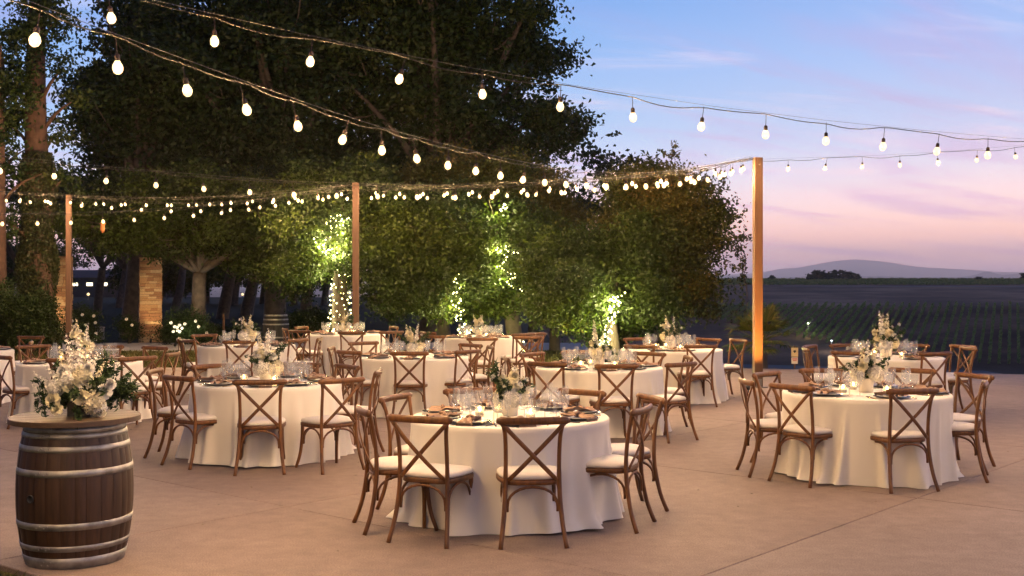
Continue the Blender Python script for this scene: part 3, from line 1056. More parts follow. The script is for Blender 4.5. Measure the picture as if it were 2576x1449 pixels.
sprays = obj('leaf_sprays', quadmesh('leaf_sprays', leaf_quads(c, .085, .05, rng, .4), len(c), M['autumn'], rng.uniform(0, 1, len(c))), par)
sprays['kind'] = 'stuff'

# cypress spires
for x, y0, Y, lab in [(1518, 510, 44, 'taller of two thin cypresses rising behind the right oak'), (1556, 522, 45, 'shorter of two thin cypresses rising behind the right oak')]:
    p = at(x, y0, Y)
    h = p[2] + 1.5
    t = thing('cypress_tree', lab, 'tree', (p[0], Y, -1.5), group='thin cypresses')
    mb = MB(); mb.tube([(0, 0, 0), (0, 0, h * .5), (0, 0, h * .97)], [.12, .08, .02], 8)
    obj('trunk', mb.mesh('trunk', M['bark']), t)
    rng = np.random.default_rng(int(x)); n = 9000
    z = rng.uniform(.03, 1, n); a = rng.uniform(0, 2 * PI, n)
    r = .36 * np.minimum(1, (1 - z) * 3.2 + .12) * rng.uniform(.45, 1.1, n)
    c = np.stack([r * np.cos(a), r * np.sin(a), z * h], 1)
    obj('crown', quadmesh('crown', leaf_quads(c, .16, .05, rng, -1.5), n, M['dark'], rng.uniform(0, .7, n)), t)

# dark park trees under the canopy; the far low-crowned ones are added to block bright background
for k, (x, Y, r0, hh, lab) in enumerate([(245, 62, .28, 5.2, 'dark park tree behind the left stone pillar gap'), (300, 80, .3, 6, 'dark park tree with a low fork, middle of the pillar gap'),
                                    (440, 70, .3, 5.5, 'dark park tree just right of the wide stone pillar'), (560, 55, .34, 5, 'dark leaning trunk right of the forked oak'),
                                    (620, 60, .38, 6, 'thick dark trunk left of the grey barrel'), (700, 58, .26, 5.4, 'slim dark trunk above the grey barrel'),
                                    (60, 66, .3, 5.5, 'dark park tree behind the ivy trunk'), (770, 50, .3, 5.2, 'dark trunk left of the light-wrapped oak'),
                                    (20, 95, .3, 4.6, 'farthest dark tree at the left edge'), (130, 100, .3, 5.0, 'far dark tree behind the ivy trunk and the bush'), (350, 105, .3, 5.0, 'far dark tree behind the wide pillar'), (400, 92, .3, 4.6, 'far dark tree seen right of the wide pillar'), (520, 98, .3, 5.0, 'far dark tree behind the forked oak'), (590, 90, .3, 4.8, 'far dark tree between the leaning trunks'), (660, 96, .3, 5.0, 'far dark tree above the grey barrel'), (740, 92, .3, 4.8, 'far dark tree right of the grey barrel'), (815, 90, .3, 5, 'far dark tree behind the light-wrapped trunk'), (1060, 80, .3, 5, 'far dark tree behind the broad oak'), (1210, 80, .3, 5, 'far dark tree behind the stem of the broad oak'),
                                    (985, 52, .3, 5.6, 'dark trunk under the middle oak'), (1340, 48, .3, 5.0, 'dark trunk under the turning oak')]):
    X = (x - CX) * Y / F
    rnd = random.Random(k)
    bl = [(X + rnd.uniform(-3.5, 3.5), Y + rnd.uniform(-1.5, 1.5), hh + rnd.uniform(-1.2, 1.6) - (2.0 if Y > 85 else 0), rnd.uniform(1.1, 1.8)) for _ in range(9)]
    tree('park_tree', lab, bl, (X, Y, float(terrain_z(X, Y))), 9000, .26, .15, M['dark'], M['bark'], r0, 60 + k, fork=(X + rnd.uniform(-.6, .6), Y, 2.4), group='dark trees in the park beyond', sub=.6, shell=.3, per=50)

# shrubs
def shrub(name, label, blobs, n, leaf, seed, L=.07, W=.04, cat='shrub', group=None):
    b0 = blobs[0]
    base = (b0[0], b0[1], -.04)
    t = thing(name, label, cat, base, group=group)
    mb = MB()
    rnd = random.Random(seed)
    for b in blobs:
        for _ in range(3):
            c = Vector(b[:3]) - Vector(base) + Vector((rnd.gauss(0, .15), rnd.gauss(0, .15), rnd.gauss(0, .1)))
            mb.tube(spline([(rnd.uniform(-.1, .1), rnd.uniform(-.1, .1), 0), c * .5 + Vector((0, 0, .08)), c], 3), [.018, .016, .014, .012, .009, .006, .004], 5)
    obj('stems', mb.mesh('stems', M['bark']), t)
    q, tint = crown_leaves(blobs, n, L, W, seed, .2, .35, .1, 30)
    obj('foliage', quadmesh('foliage', q - np.array(base), len(q), leaf, tint), t)
    return t


shrub('shrub', 'large dark shrub at the left edge under the ivy trunk', blobsV([(25, 800, 55), (90, 790, 50), (50, 840, 45), (5, 760, 45)], 28.5, 70, .3), 14000, M['bush'], 71)
R1 = shrub('rose_bush', 'low rose bush between the two stone pillars', blobsV([(205, 805, 36), (235, 835, 28), (185, 840, 28)], 32.6, 72, .2), 7000, M['bush'], 73, .05, .03, 'bush', 'rose bushes by the pillars')
R2 = shrub('rose_bush', 'rose bush with brightly lit white blooms right of the wide pillar', blobsV([(455, 815, 36), (490, 810, 32), (430, 838, 26), (510, 840, 26), (470, 845, 24)], 32.6, 74, .2), 12000, M['bush'], 75, .05, .03, 'bush', 'rose bushes by the pillars')
R3 = shrub('rose_bush', 'small rose bush against the left side of the wide pillar', blobsV([(330, 835, 22), (318, 815, 16)], 33.0, 76, .1), 2500, M['bush'], 77, .05, .03, 'bush', 'rose bushes by the pillars')
for k, (x, y, r) in enumerate([(770, 800, 34), (700, 850, 28), (600, 845, 26), (560, 850, 24), (820, 830, 28)]):
    shrub('hedge_shrub', ['dark rounded shrub left of the light-wrapped trunk', 'dark low shrub behind the grey barrel', 'dark low shrub behind the far left table', 'dark low shrub by the wooden stakes', 'dark low shrub at the foot of the light-wrapped trunk'][k],
          blobsV([(x, y, r), (x + r * .8, y + 5, r * .8), (x - r * .7, y + 8, r * .7)], 36.5, 80 + k, .2), 5000, M['dark'], 85 + k, .08, .05, group='dark shrubs behind the far tables')


# ------------------------------------------------------------------ flowers
def petal_patch(mb, base, d, up, l, w, curl):
    """curved petal of 2 x 3 quads"""
    d = Vector(d).normalized(); up = Vector(up).normalized()
    s = d.cross(up).normalized()
    V = []
    for i in range(3):
        t = i / 2
        ww = w * (0.55, 1.0, 0.7)[i]
        c = Vector(base) + d * l * t + up * curl * t * t
        for j in (-1, 0, 1):
            V.append(c + s * ww * .5 * j + up * (abs(j) * .25 * ww))
    Fc = [(i * 3 + j, i * 3 + j + 1, i * 3 + j + 4, i * 3 + j + 3) for i in range(2) for j in range(2)]
    mb.add(V, Fc)


def rose_mesh(name, mat, R, seed):
    rnd = random.Random(seed)
    mb = MB()
    for ring, (n, el, l) in enumerate([(3, 80, .55), (5, 62, .75), (6, 40, .95), (7, 15, 1.0), (6, -12, .9)]):
        for k in range(n):
            a = 2 * PI * (k + .5 * (ring % 2)) / n + rnd.uniform(-.15, .15)
            e = math.radians(el + rnd.uniform(-8, 8))
            d = Vector((math.cos(a) * math.cos(e), math.sin(a) * math.cos(e), math.sin(e)))
            up = Vector((-math.cos(a) * math.sin(e), -math.sin(a) * math.sin(e), math.cos(e)))
            petal_patch(mb, d * R * .12, d, up, R * l, R * .95, R * (.28 if el > 20 else -.15))
    return mb.mesh(name, mat)


def floret(mb, c, nrm, s, rnd):
    nrm = Vector(nrm).normalized()
    a = nrm.orthogonal().normalized(); b = nrm.cross(a)
    w = rnd.uniform(0, PI)
    for k in range(4):
        t = w + k * PI / 2
        d = a * math.cos(t) + b * math.sin(t)
        e = nrm.cross(d)
        V = [c, c + d * s * .6 + e * s * .42 + nrm * s * .22, c + d * s + nrm * s * .12, c + d * s * .6 - e * s * .42 + nrm * s * .22]
        mb.add(V, [(0, 1, 2, 3)])


def hydrangea_mesh(name, mat, R, seed, n=70):
    rnd = random.Random(seed)
    mb = MB()
    for k in range(n):
        z = 1 - 1.75 * (k + .5) / n
        r = math.sqrt(max(0, 1 - z * z)); a = k * 2.39996
        d = Vector((r * math.cos(a), r * math.sin(a), z))
        floret(mb, d * R * rnd.uniform(.78, .98), d + Vector((rnd.gauss(0, .25), rnd.gauss(0, .25), rnd.gauss(0, .25))), R * .34, rnd)
    return mb.mesh(name, mat, False)


def spike_mesh(name, mat, H, R, seed, n=46):
    rnd = random.Random(seed)
    mb = MB()
    for k in range(n):
        f = (k + .5) / n
        z = f * H
        rr = R * (1 - .75 * f ** 1.6)
        a = k * 2.39996
        d = Vector((math.cos(a), math.sin(a), .35 + f))
        floret(mb, Vector((rr * .55 * math.cos(a), rr * .55 * math.sin(a), z)), d, rr * rnd.uniform(.75, 1.0), rnd)
    return mb.mesh(name, mat, False)


def spray_mesh(name, H, n, seed, L=.055, W=.02):
    """arching stem with leaves in pairs"""
    rng = np.random.default_rng(seed)
    f = rng.uniform(.12, 1, n)
    c = np.stack([.12 * f ** 2 * H / .25 + rng.normal(0, .012, n), rng.normal(0, .014, n), f * H], 1)
    q = leaf_quads(c, L, W, rng, -.4)
    return quadmesh(name, q, n, M['floral'], rng.uniform(0, 1, n))


FL = {
    'rose': rose_mesh('rose_bloom', M['petal'], .038, 1), 'rosew': rose_mesh('rose_bloom_white', M['petalw'], .034, 2),
    'hyd': hydrangea_mesh('hydrangea_bloom', M['petal'], .075, 3), 'hydw': hydrangea_mesh('hydrangea_bloom_white', M['petalw'], .07, 4),
    'spike': spike_mesh('stock_spike', M['petalw'], .24, .026, 5, 34), 'spikec': spike_mesh('stock_spike_cream', M['petal'], .22, .027, 6, 30),
    'bud': rose_mesh('bud', M['petalw'], .018, 7),
    'leaf': spray_mesh('leaf_spray', .22, 60, 8), 'leafl': spray_mesh('long_leaf_spray', .30, 80, 9, .06, .016),
}
vase_mb = MB().lathe([(.05, 0), (.058, .01), (.06, .05), (.066, .10), (.070, .115), (.064, .115), (.06, .09)], 18, close_bottom=True)
VASE = vase_mb.mesh('vase', M['vase'])


def orient(d):
    return Vector(d).normalized().to_track_quat('Z', 'Y')


def place(parent, name, me, p, d=(0, 0, 1), s=1.0, spin=0.0):
    q = orient(d)
    m = Matrix.Translation(Vector(p)) @ q.to_matrix().to_4x4() @ Matrix.Rotation(spin, 4, 'Z') @ Matrix.Scale(s, 4)
    return obj(name, me, parent, mat4=m)


def centerpiece(loc, rz, label, variant, s=1.0):
    rnd = random.Random(100 + variant)
    t = thing('flower_centerpiece', label, 'flowers', loc, rz, 'flower centrepieces', scale=(s, s, s))
    obj('vase', VASE, t)
    for k in range(11):
        a = 2 * PI * k / 11 + rnd.uniform(-.2, .2)
        el = rnd.uniform(.7, 3.2)
        place(t, 'leaf_spray', FL['leafl' if k % 3 == 0 else 'leaf'], (.03 * math.cos(a), .03 * math.sin(a), .09), (math.cos(a), math.sin(a), el), rnd.uniform(.6, .98), a)
    for k in range(3):
        a = rnd.uniform(0, 2 * PI)
        place(t, 'flower_spike', FL['spike' if k % 2 else 'spikec'], (.03 * math.cos(a), .03 * math.sin(a), .12 + .02 * k), (.35 * math.cos(a) * rnd.random(), .3 * math.sin(a) * rnd.random(), 1), rnd.uniform(1.0, 1.35) * (1.2 if variant % 3 == 0 else 1), a)
    for k in range(3):
        a = 2 * PI * k / 3 + rnd.uniform(-.4, .4) + variant
        place(t, 'hydrangea', FL['hyd' if (k + variant) % 2 else 'hydw'], (.075 * math.cos(a), .075 * math.sin(a), .135 + rnd.uniform(-.02, .03)), (math.cos(a), math.sin(a), .8), rnd.uniform(.8, 1.05), a)
    for k in range(8):
        a = 2 * PI * k / 8 + rnd.uniform(-.3, .3)
        r = rnd.uniform(.04, .11); z = rnd.uniform(.15, .33) - r * .3
        place(t, 'rose', FL['rose' if k % 3 else 'rosew'], (r * math.cos(a), r * math.sin(a), z), (math.cos(a), math.sin(a), rnd.uniform(.3, 1.2)), rnd.uniform(.8, 1.1), a)
    for k in range(6):
        a = rnd.uniform(0, 2 * PI); r = rnd.uniform(.06, .16)
        place(t, 'bud', FL['bud'], (r * math.cos(a), r * math.sin(a), rnd.uniform(.2, .36)), (math.cos(a), math.sin(a), 1.5), 1, a)
    return t


# ------------------------------------------------------------------ chair
def chair_parts():
    P = []
    def bl(s):
        mb = MB()
        pts = spline([(s * .225, -.285, 0), (s * .205, -.235, .14), (s * .190, -.203, .30), (s * .184, -.190, .45), (s * .183, -.197, .62), (s * .190, -.222, .77), (s * .212, -.245, .862)], 4)
        mb.tube(pts, [.0165 if i < 14 else .0150 for i in range(len(pts))], 8)
        return mb.mesh('back_leg', M['chair'])
    def fl(s):
        mb = MB()
        pts = spline([(s * .222, .245, 0), (s * .200, .205, .13), (s * .190, .182, .28), (s * .188, .175, .425)], 4)
        mb.tube(pts, [.0145 + .0035 * i / len(pts) for i in range(len(pts))], 8)
        return mb.mesh('front_leg', M['chair'])
    P += [('leg', bl(-1)), ('leg', bl(1)), ('leg', fl(-1)), ('leg', fl(1))]
    mb = MB()
    pts, R = [], []
    for i in range(17):
        u = -1 + i / 8
        pts.append((u * .250, -.247 - .034 * (1 - u * u), .862))
        R.append(.0265 if abs(u) < .8 else (.029 if abs(u) < .98 else .017))
    mb.tube(pts, R, 10, flat=.62, up=(0, 1, 0))
    P.append(('top_rail', mb.mesh('top_rail', M['chair'])))
    for s in (-1, 1):
        mb = MB()
        dy = .006 * s
        pts = spline([(s * .215, -.252 + dy * .2, .845), (s * .09, -.262 + dy, .715), (s * -.045, -.245 + dy, .575), (s * -.165, -.208, .452)], 5)
        mb.tube(pts, .0155, 8, flat=.42, up=(0, 1, 0))
        P.append(('cross_slat', mb.mesh('cross_slat', M['chair'])))

    def outline(ins, n=40):
        out = []
        for k in range(n):
            w = 2 * PI * k / n
            c, s = math.cos(w), math.sin(w)
            e = .45
            x = math.copysign(abs(c) ** e, c); y = math.copysign(abs(s) ** e, s)
            half = (.225 + .012 * y - .022 * max(0, -y)) - ins
            out.append((x * half, .008 + y * (.205 - ins)))
        return out

    def slab(prof, mat, name):
        V, Fc = [], []
        n = 40
        for ins, z in prof:
            V += [(x, y, z) for x, y in outline(ins, n)]
        for i in range(len(prof) - 1):
            for k in range(n):
                k2 = (k + 1) % n
                Fc.append((i * n + k, i * n + k2, (i + 1) * n + k2, (i + 1) * n + k))
        Fc.append(tuple(range(n - 1, -1, -1)))
        Fc.append(tuple((len(prof) - 1) * n + k for k in range(n)))
        return meshdata(name, V, Fc, mat)
    P.append(('seat_frame', slab([(.006, .412), (0, .418), (0, .442), (.006, .448)], M['chair'], 'seat_frame')))
    P.append(('seat_cushion', slab([(.010, .450), (.004, .460), (.006, .474), (.022, .487), (.06, .495), (.12, .498)], M['cushion'], 'seat_cushion')))

    def arch(a, b, zb=.265, zt=.402):
        a, b = Vector(a), Vector(b)
        pts = []
        n = 12
        pts.append(a + Vector((0, 0, zb - .03)))
        for i in range(n + 1):
            w = PI * i / n
            f = (1 - math.cos(w)) / 2
            pts.append(a.lerp(b, f) + Vector((0, 0, zb + (zt - zb) * math.sin(w) ** .8)))
        pts.append(b + Vector((0, 0, zb - .03)))
        mb = MB()
        mb.tube(pts, .0095, 6)
        return mb.mesh('arched_brace', M['chair'])
    P += [('arched_brace', arch((-.172, -.198, 0), (.172, -.198, 0))), ('arched_brace', arch((-.172, .178, 0), (.172, .178, 0))),
          ('arched_brace', arch((-.187, -.182, 0), (-.187, .163, 0))), ('arched_brace', arch((.187, -.182, 0), (.187, .163, 0)))]
    return P


CHAIR = chair_parts()


def chair(loc, rz, label):
    t = thing('cross_back_chair', label, 'chair', loc, rz, 'cross-back chairs at the tables')
    for nm, me in CHAIR:
        obj(nm, me, t)
    return t


# ------------------------------------------------------------------ tableware
def glass_mesh(kind):
    mb = MB()
    if kind == 'wine':
        pr = [(.034, 0), (.032, .003), (.006, .006), (.0045, .02), (.004, .085), (.008, .095), (.028, .108), (.039, .130), (.041, .15), (.037, .185), (.033, .205)]
    elif kind == 'goblet':
        pr = [(.036, 0), (.034, .003), (.007, .007), (.006, .02), (.006, .06), (.010, .068), (.032, .078), (.042, .10), (.044, .125), (.042, .165)]
    else:
        pr = [(.032, 0), (.030, .003), (.006, .006), (.0045, .02), (.004, .075), (.008, .085), (.020, .11), (.025, .15), (.025, .20), (.022, .232)]
    mb.lathe(pr, 14)
    return mb.mesh(kind + '_glass', M['glass'])


GL = {k: glass_mesh(k) for k in ('wine', 'goblet', 'flute')}
pl = MB().lathe([(.001, .004), (.105, .004), (.118, .006), (.160, .016), (.162, .018), (.160, .0195), (.118, .010), (.1, .008), (.001, .008)], 26)
PLATE = pl.mesh('charger_plate', M['charger'])
pl2 = MB().lathe([(.001, .010), (.075, .010), (.088, .013), (.128, .022), (.129, .024), (.128, .0255), (.086, .017), (.074, .014), (.001, .014)], 26)
M['china'] = simple('ivory_china', (0.78, 0.74, 0.66), 0.2)
DISH = pl2.mesh('dinner_plate', M['china'])


def napkin_mesh(seed, hang):
    """knotted cloth napkin: two gathered tails either side of a knot, the outer one may hang over the table edge"""
    rnd = random.Random(seed)
    mb = MB()
    nu, nv = 15, 9
    V = []
    ph = [rnd.uniform(0, 6) for _ in range(6)]
    for i in range(nu):
        f = i / (nu - 1)
        y = -.14 + .34 * f if hang else -.15 + .26 * f
        wid = .028 + .085 * abs(f - .42) ** 0.8 + (.02 if not hang else 0)
        for j in range(nv):
            g = j / (nv - 1) * 2 - 1
            z = .034 + .016 * math.sin(g * 7 + ph[0] + f * 4) + .008 * math.sin(g * 15 + ph[1]) + .012 * math.exp(-((f - .42) / .1) ** 2)
            x = g * wid + .012 * math.sin(f * 5 + ph[2])
            yy, zz = y, z
            if hang and y > .125:
                e = y - .125
                yy = .125 + min(e, .028); zz = z - max(0, e - .02) * 1.5 * (1 - .35 * abs(g))
                x *= 1.0
            V.append((x, yy, max(zz, .010) if yy < .12 else zz))
    Fc = [(i * nv + j, i * nv + j + 1, (i + 1) * nv + j + 1, (i + 1) * nv + j) for i in range(nu - 1) for j in range(nv - 1)]
    mb.add(V, Fc)
    # the knot
    kn = []
    for k in range(13):
        w = 2 * PI * k / 12
        kn.append((.030 * math.cos(w), -.003 + .006 * math.sin(w * 2), .046 + .018 * math.sin(w)))
    mb.tube(kn, .014, 7)
    return mb.mesh('napkin', M['napkin'])


NAPKIN = [napkin_mesh(1, True), napkin_mesh(2, False), napkin_mesh(3, True), napkin_mesh(4, False)]
mbf = MB().tube([(0, -.1, .004), (0, .03, .005), (0, .05, .008)], [.005, .003, .003], 6, flat=.5)
for k in (-1, 0, 1):
    mbf.tube([(k * .002, .045, .008), (k * .008, .06, .007), (k * .008, .105, .006)], [.0025, .0022, .0012], 5)
FORK = mbf.mesh('fork', M['gold'])
mbk = MB().tube([(0, -.11, .004), (0, 0, .005), (0, .01, .005)], [.005, .006, .006], 6, flat=.5)
mbk.tube([(0, .01, .005), (0, .06, .005), (0, .115, .005)], [.008, .010, .002], 6, flat=.15)
KNIFE = mbk.mesh('knife', M['gold'])
VGL = MB().lathe([(.001, .003), (.030, .003), (.034, .006), (.036, .075)], 14).mesh('votive_glass', M['frost'])
VWX = MB().lathe([(.029, .006), (.029, .034), (.001, .032)], 12).mesh('candle', M['wax'])
VFL = MB().lathe([(.001, .036), (.010, .045), (.0085, .056), (.001, .074)], 8).mesh('flame', M['flame'])


def votive(loc, label, watts=0.8):
    t = thing('votive_candle', label, 'candle', loc, group='votive candles on the tables')
    obj('glass_holder', VGL, t); c = obj('candle', VWX, t); f = obj('flame', VFL, c)
    ld = VL.get('d')
    if not ld:
        ld = VL['d'] = bpy.data.lights.new('candle_light', 'POINT')
        ld.energy = watts; ld.color = (1.0, .58, .24); ld.shadow_soft_size = .022
    l = obj('candle_light', ld, f, loc=(0, 0, .058))
    return t


VL = {}
TH = 0.76


def cloth_mesh(seed, R=.765):
    rng = random.Random(seed)
    n, m = 320, 24
    nr = rng.choice([21, 23, 25])
    ridges = []
    for i in range(nr):
        w0 = 2 * PI * (i + rng.uniform(-.38, .38)) / nr
        ridges.append((w0, rng.uniform(.035, .095), rng.uniform(.4, 1.3), rng.uniform(.0, .3) ** 2, rng.uniform(-.08, .08)))
    ph = [rng.uniform(0, 6) for _ in range(4)]

    def fold(w, t):
        v = -.28
        for w0, wd, am, t0, dr in ridges:
            d = (w - w0 - dr * t + PI) % (2 * PI) - PI
            wd2 = wd * (.7 + .6 * t)
            if abs(d) < 3.2 * wd2:
                v += am * max(0, (t - t0) / (1 - t0)) ** .7 * math.exp(-(d / wd2) ** 2)
        return v
    V, Fc = [(0, 0, TH)], []
    rings = []
    for r in (.25, .5, .68, .74):
        rings.append([(r, TH)] * n)
    rings.append([(R - .008, TH - .002)] * n)
    rings.append([(R + .002, TH - .012)] * n)
    for i in range(1, m + 1):
        t = i / m
        row = []
        for k in range(n):
            w = 2 * PI * k / n
            fv = fold(w, t)
            a = .102 * (1 - math.exp(-6 * t)) * (.46 + .54 * t)
            z = (TH - .012) * (1 - t) + .005 * t + max(0, .012 * math.sin(2 * w + ph[0]) + .010 * fv) * t ** 4
            r = R + .004 + .030 * t + a * fv + .004 * t * math.sin(9 * t + ph[1] + 5 * w)
            if t > .9:
                r += .055 * (t - .9) / .1 * max(0, math.sin(3 * w + ph[2])) ** 3 * (1 + .4 * math.sin(31 * w))
            row.append((r, z))
        rings.append(row)
    for row in rings:
        for k in range(n):
            w = 2 * PI * k / n
            V.append((row[k][0] * math.cos(w), row[k][0] * math.sin(w), row[k][1]))
    for k in range(n):
        Fc.append((0, 1 + k, 1 + (k + 1) % n))
    for i in range(len(rings) - 1):
        for k in range(n):
            k2 = (k + 1) % n
            Fc.append((1 + i * n + k, 1 + (i + 1) * n + k, 1 + (i + 1) * n + k2, 1 + i * n + k2))
    return meshdata('tablecloth', V, Fc, M['cloth'])


TOP = MB().lathe([(.001, TH - .005), (.755, TH - .005), (.757, TH - .012), (.755, TH - .035), (.001, TH - .035)], 40).mesh('tabletop', M['lid'])
PED = MB().lathe([(.25, 0), (.25, .02), (.05, .05), (.04, .65), (.12, TH - .036)], 20, close_bottom=True).mesh('pedestal', M['black'])

CHR = .93      # eye height above the chair's top rail


def rail(x, y):
    Y = F * CHR / (y - HZ)
    return Vector(((x - CX) * Y / F, Y))


def set_table(cx, Y, name, chairs, seed, cvar, detail=True, cs=1.0, extra_seats=()):
    """cx: column of the table's centre in the photograph, Y: distance; chairs: rail centre column, row, seat name, turn"""
    X = (cx - CX) * Y / F
    rnd = random.Random(seed)
    t = thing('round_table', 'round table under a floor-length white cloth, ' + name[1], 'table', (X, Y, 0), rnd.uniform(0, 6), 'round tables with white cloths')
    obj('tablecloth', cloth_mesh(seed), t); obj('tabletop', TOP, t); obj('pedestal', PED, t)
    nm = name[0]
    seats = []
    for c in chairs:
        p = rail(c[0], c[1])
        d = Vector((X, Y)) - p
        turn = math.radians(c[3]) if len(c) > 3 else 0
        rad = max(d.length, 1.0)
        u = d.normalized()
        p = Vector((X, Y)) - u * rad
        a = math.atan2(u.y, u.x) - PI / 2
        o = p + Vector((math.cos(a + turn + PI / 2), math.sin(a + turn + PI / 2))) * .26
        chair((o.x, o.y, 0), a + turn + rnd.uniform(-.03, .03), 'wooden cross-back chair on the %s of the %s' % (c[2], nm))
        seats.append((math.atan2(-u.y, -u.x), c[2]))
    for a, s in extra_seats:
        seats.append((math.radians(a), s))
    for a, s in seats:
        dirv = Vector((math.cos(a), math.sin(a)))
        c = Vector((X, Y)) + dirv * .575
        rz = a - PI / 2
        p = obj('charger_plate', PLATE, loc=(c.x, c.y, TH), rot=(0, 0, rz))
        tag(p, 'dark charger plate at the %s seat of the %s' % (s, nm), 'plate', 'charger plates')
        p = obj('dinner_plate', DISH, loc=(c.x, c.y, TH + .001), rot=(0, 0, rz))
        tag(p, 'ivory dinner plate at the %s seat of the %s' % (s, nm), 'plate', 'dinner plates')
        k = rnd.randrange(4)
        p = obj('napkin', NAPKIN[k], scale=(.85, .92, .8), loc=(c.x, c.y, TH + .006), rot=(0, 0, rz + rnd.uniform(-.35, .35)))
        tag(p, 'knotted tan napkin at the %s seat of the %s' % (s, nm), 'napkin', 'tan napkins')
        side = Vector((-dirv.y, dirv.x))
        for kk, (kind, lat, rad, word) in enumerate([('goblet', .13, .40, 'water goblet'), ('wine', .055, .355, 'stemmed wine glass'), ('flute', .205, .375, 'champagne flute')]):
            q = Vector((X, Y)) + dirv * (rad + rnd.uniform(-.02, .02)) + side * (lat + rnd.uniform(-.015, .015))
            g = obj(kind + '_glass' if kind != 'flute' else 'champagne_flute', GL[kind], loc=(q.x, q.y, TH + .0005))
            tag(g, 'clear %s at the %s seat of the %s' % (word, s, nm), 'glass', 'glasses on the tables')
        if detail:
            for me, w, lat in ((FORK, 'fork', .19), (KNIFE, 'knife', -.19)):
                q = Vector((X, Y)) + dirv * .565 + side * lat
                g = obj(w, me, loc=(q.x, q.y, TH + .001), rot=(0, 0, rz + PI))
                tag(g, 'gold %s at the %s seat of the %s' % (w, s, nm), w, 'gold cutlery')
    centerpiece((X, Y, TH), seed * 1.7, 'white flowers in a cream vase on the %s' % nm, cvar, cs)
    for k, w in enumerate(('left', 'right', 'back')):
        a = [PI * 1.06, -PI * .30, PI * .55][k] + rnd.uniform(-.25, .25)
        votive((X + .235 * math.cos(a), Y + .235 * math.sin(a), TH), 'glowing votive candle %s of the flowers on the %s' % ({'left': 'left', 'right': 'in front', 'back': 'behind'}[w], nm))


T = {
    1: ('nearest middle table', 'nearest one in the middle foreground'), 2: ('nearest right table', 'nearest one on the right'),
    3: ('table beside the barrel', 'just right of the barrel'), 4: ('table behind the nearest', 'behind and left of the nearest one'),
    5: ('table right of centre', 'second row, right of centre'), 6: ('table by the orange post', 'left of the orange wooden post'),
    7: ('rear right table', 'rear right before the vineyard'), 8: ('table behind the barrel', 'partly hidden behind the barrel flowers'),
    9: ('rear left table', 'rear left below the oak'), 10: ('farthest table', 'farthest, below the light-wrapped trunk'),
    11: ('rear middle table', 'rear middle below the broad oak'), 12: ('table at the left edge', 'cut off by the left edge'),
}
set_table(1283, 9.05, T[1], [(1340, 1048, 'front', -4), (1052, 1044, 'front left', 6), (912, 1023, 'left side', -9), (994, 992, 'rear left side', -4), (1617, 1021, 'front right', 4),
                             (1640, 994, 'right side', 4), (1199, 979, 'back left'), (1455, 980, 'back right')], 1, 1, cs=1.05)
set_table(2178, 10.95, T[2], [(1875, 952, 'left side'), (1926, 935, 'rear left side'), (1991, 966, 'front left', 4), (2277, 972, 'front', 6), (2477, 959, 'front right', -4), (2452, 939, 'right side'),
                              (2067, 926, 'back left'), (2296, 926, 'back right')], 2, 2, cs=1.15)
set_table(671, 12.05, T[3], [(388, 928, 'left side'), (447, 944, 'front left', 4), (653, 954, 'front'), (861, 950, 'front right', -4), (953, 928, 'right side'), (864, 917, 'rear right side'),
                             (530, 915, 'back left'), (737, 915, 'back right')], 3, 3, cs=1.2)
set_table(1038, 16.0, T[4], [(1032, 882, 'front'), (1172, 879, 'front right', -4), (1235, 870, 'right side'), (1184, 864, 'rear right side'), (914, 859, 'rear left side'), (876, 881, 'front left', 4),
                             (832, 872, 'left side')], 4, 4, False, cs=1.1, extra_seats=((100, 'back'),))
set_table(1507, 14.1, T[5], [(1551, 915, 'front', 3), (1374, 910, 'front left', 5), (1714, 911, 'front right', -4), (1733, 895, 'right side'), (1636, 885, 'rear right side'), (1456, 881, 'back'),
                             (1274, 897, 'left side'), (1339, 886, 'rear left side')], 5, 6, False, cs=1.1)
set_table(1689, 17.7, T[6], [(1609, 867, 'front left', 3), (1764, 867, 'front right', -3), (1859, 852, 'right side'), (1781, 850, 'back right'), (1616, 850, 'back left')], 6, 5, False, cs=1.15,
          extra_seats=((180, 'left'), (268, 'front')))
set_table(2229, 15.9, T[7], [(2136, 883, 'front left', 3), (2327, 882, 'front right', -3), (2026, 873, 'left side'), (2037, 867, 'rear left side'), (2124, 864, 'back left'), (2294, 864, 'back right'),
                             (2424, 867, 'rear right side'), (2437, 872, 'right side')], 7, 9, False, cs=1.3)
set_table(202, 15.0, T[8], [(170, 900, 'front'), (349, 896, 'front right', -4), (437, 885, 'right side'), (390, 871, 'rear right side'), (266, 868, 'back'), (85, 867, 'rear left'), (4, 893, 'left side', 4)],
          8, 7, False, cs=1.25, extra_seats=((215, 'front left'),))
set_table(621, 18.7, T[9], [(609, 853, 'front'), (744, 851, 'front right', -4), (494, 852, 'front left', 4), (450, 850, 'left side'), (514, 840, 'rear left'), (805, 848, 'right side')], 9, 8, False, cs=1.15,
          extra_seats=((60, 'back right'), (100, 'back')))
set_table(869, 22.6, T[10], [(885, 833, 'front'), (771, 821, 'rear left'), (754, 830, 'left side'), (716, 825, 'far left side'), (966, 821, 'rear right'), (985, 832, 'right side')], 10, 10, False,
          extra_seats=((200, 'front left'), (90, 'back')))
set_table(1205, 21.4, T[11], [(1213, 849, 'front'), (1084, 843, 'front left', 4), (1075, 834, 'left side'), (1318, 838, 'right side'), (1352, 836, 'far right side'), (1330, 845, 'front right')], 11, 11, False,
          extra_seats=((60, 'back right'), (120, 'back left')))
set_table(-105, 17.3, T[12], [(79, 845, 'rear right'), (8, 858, 'right side')], 12, 12, False, extra_seats=((-40, 'front right'),))


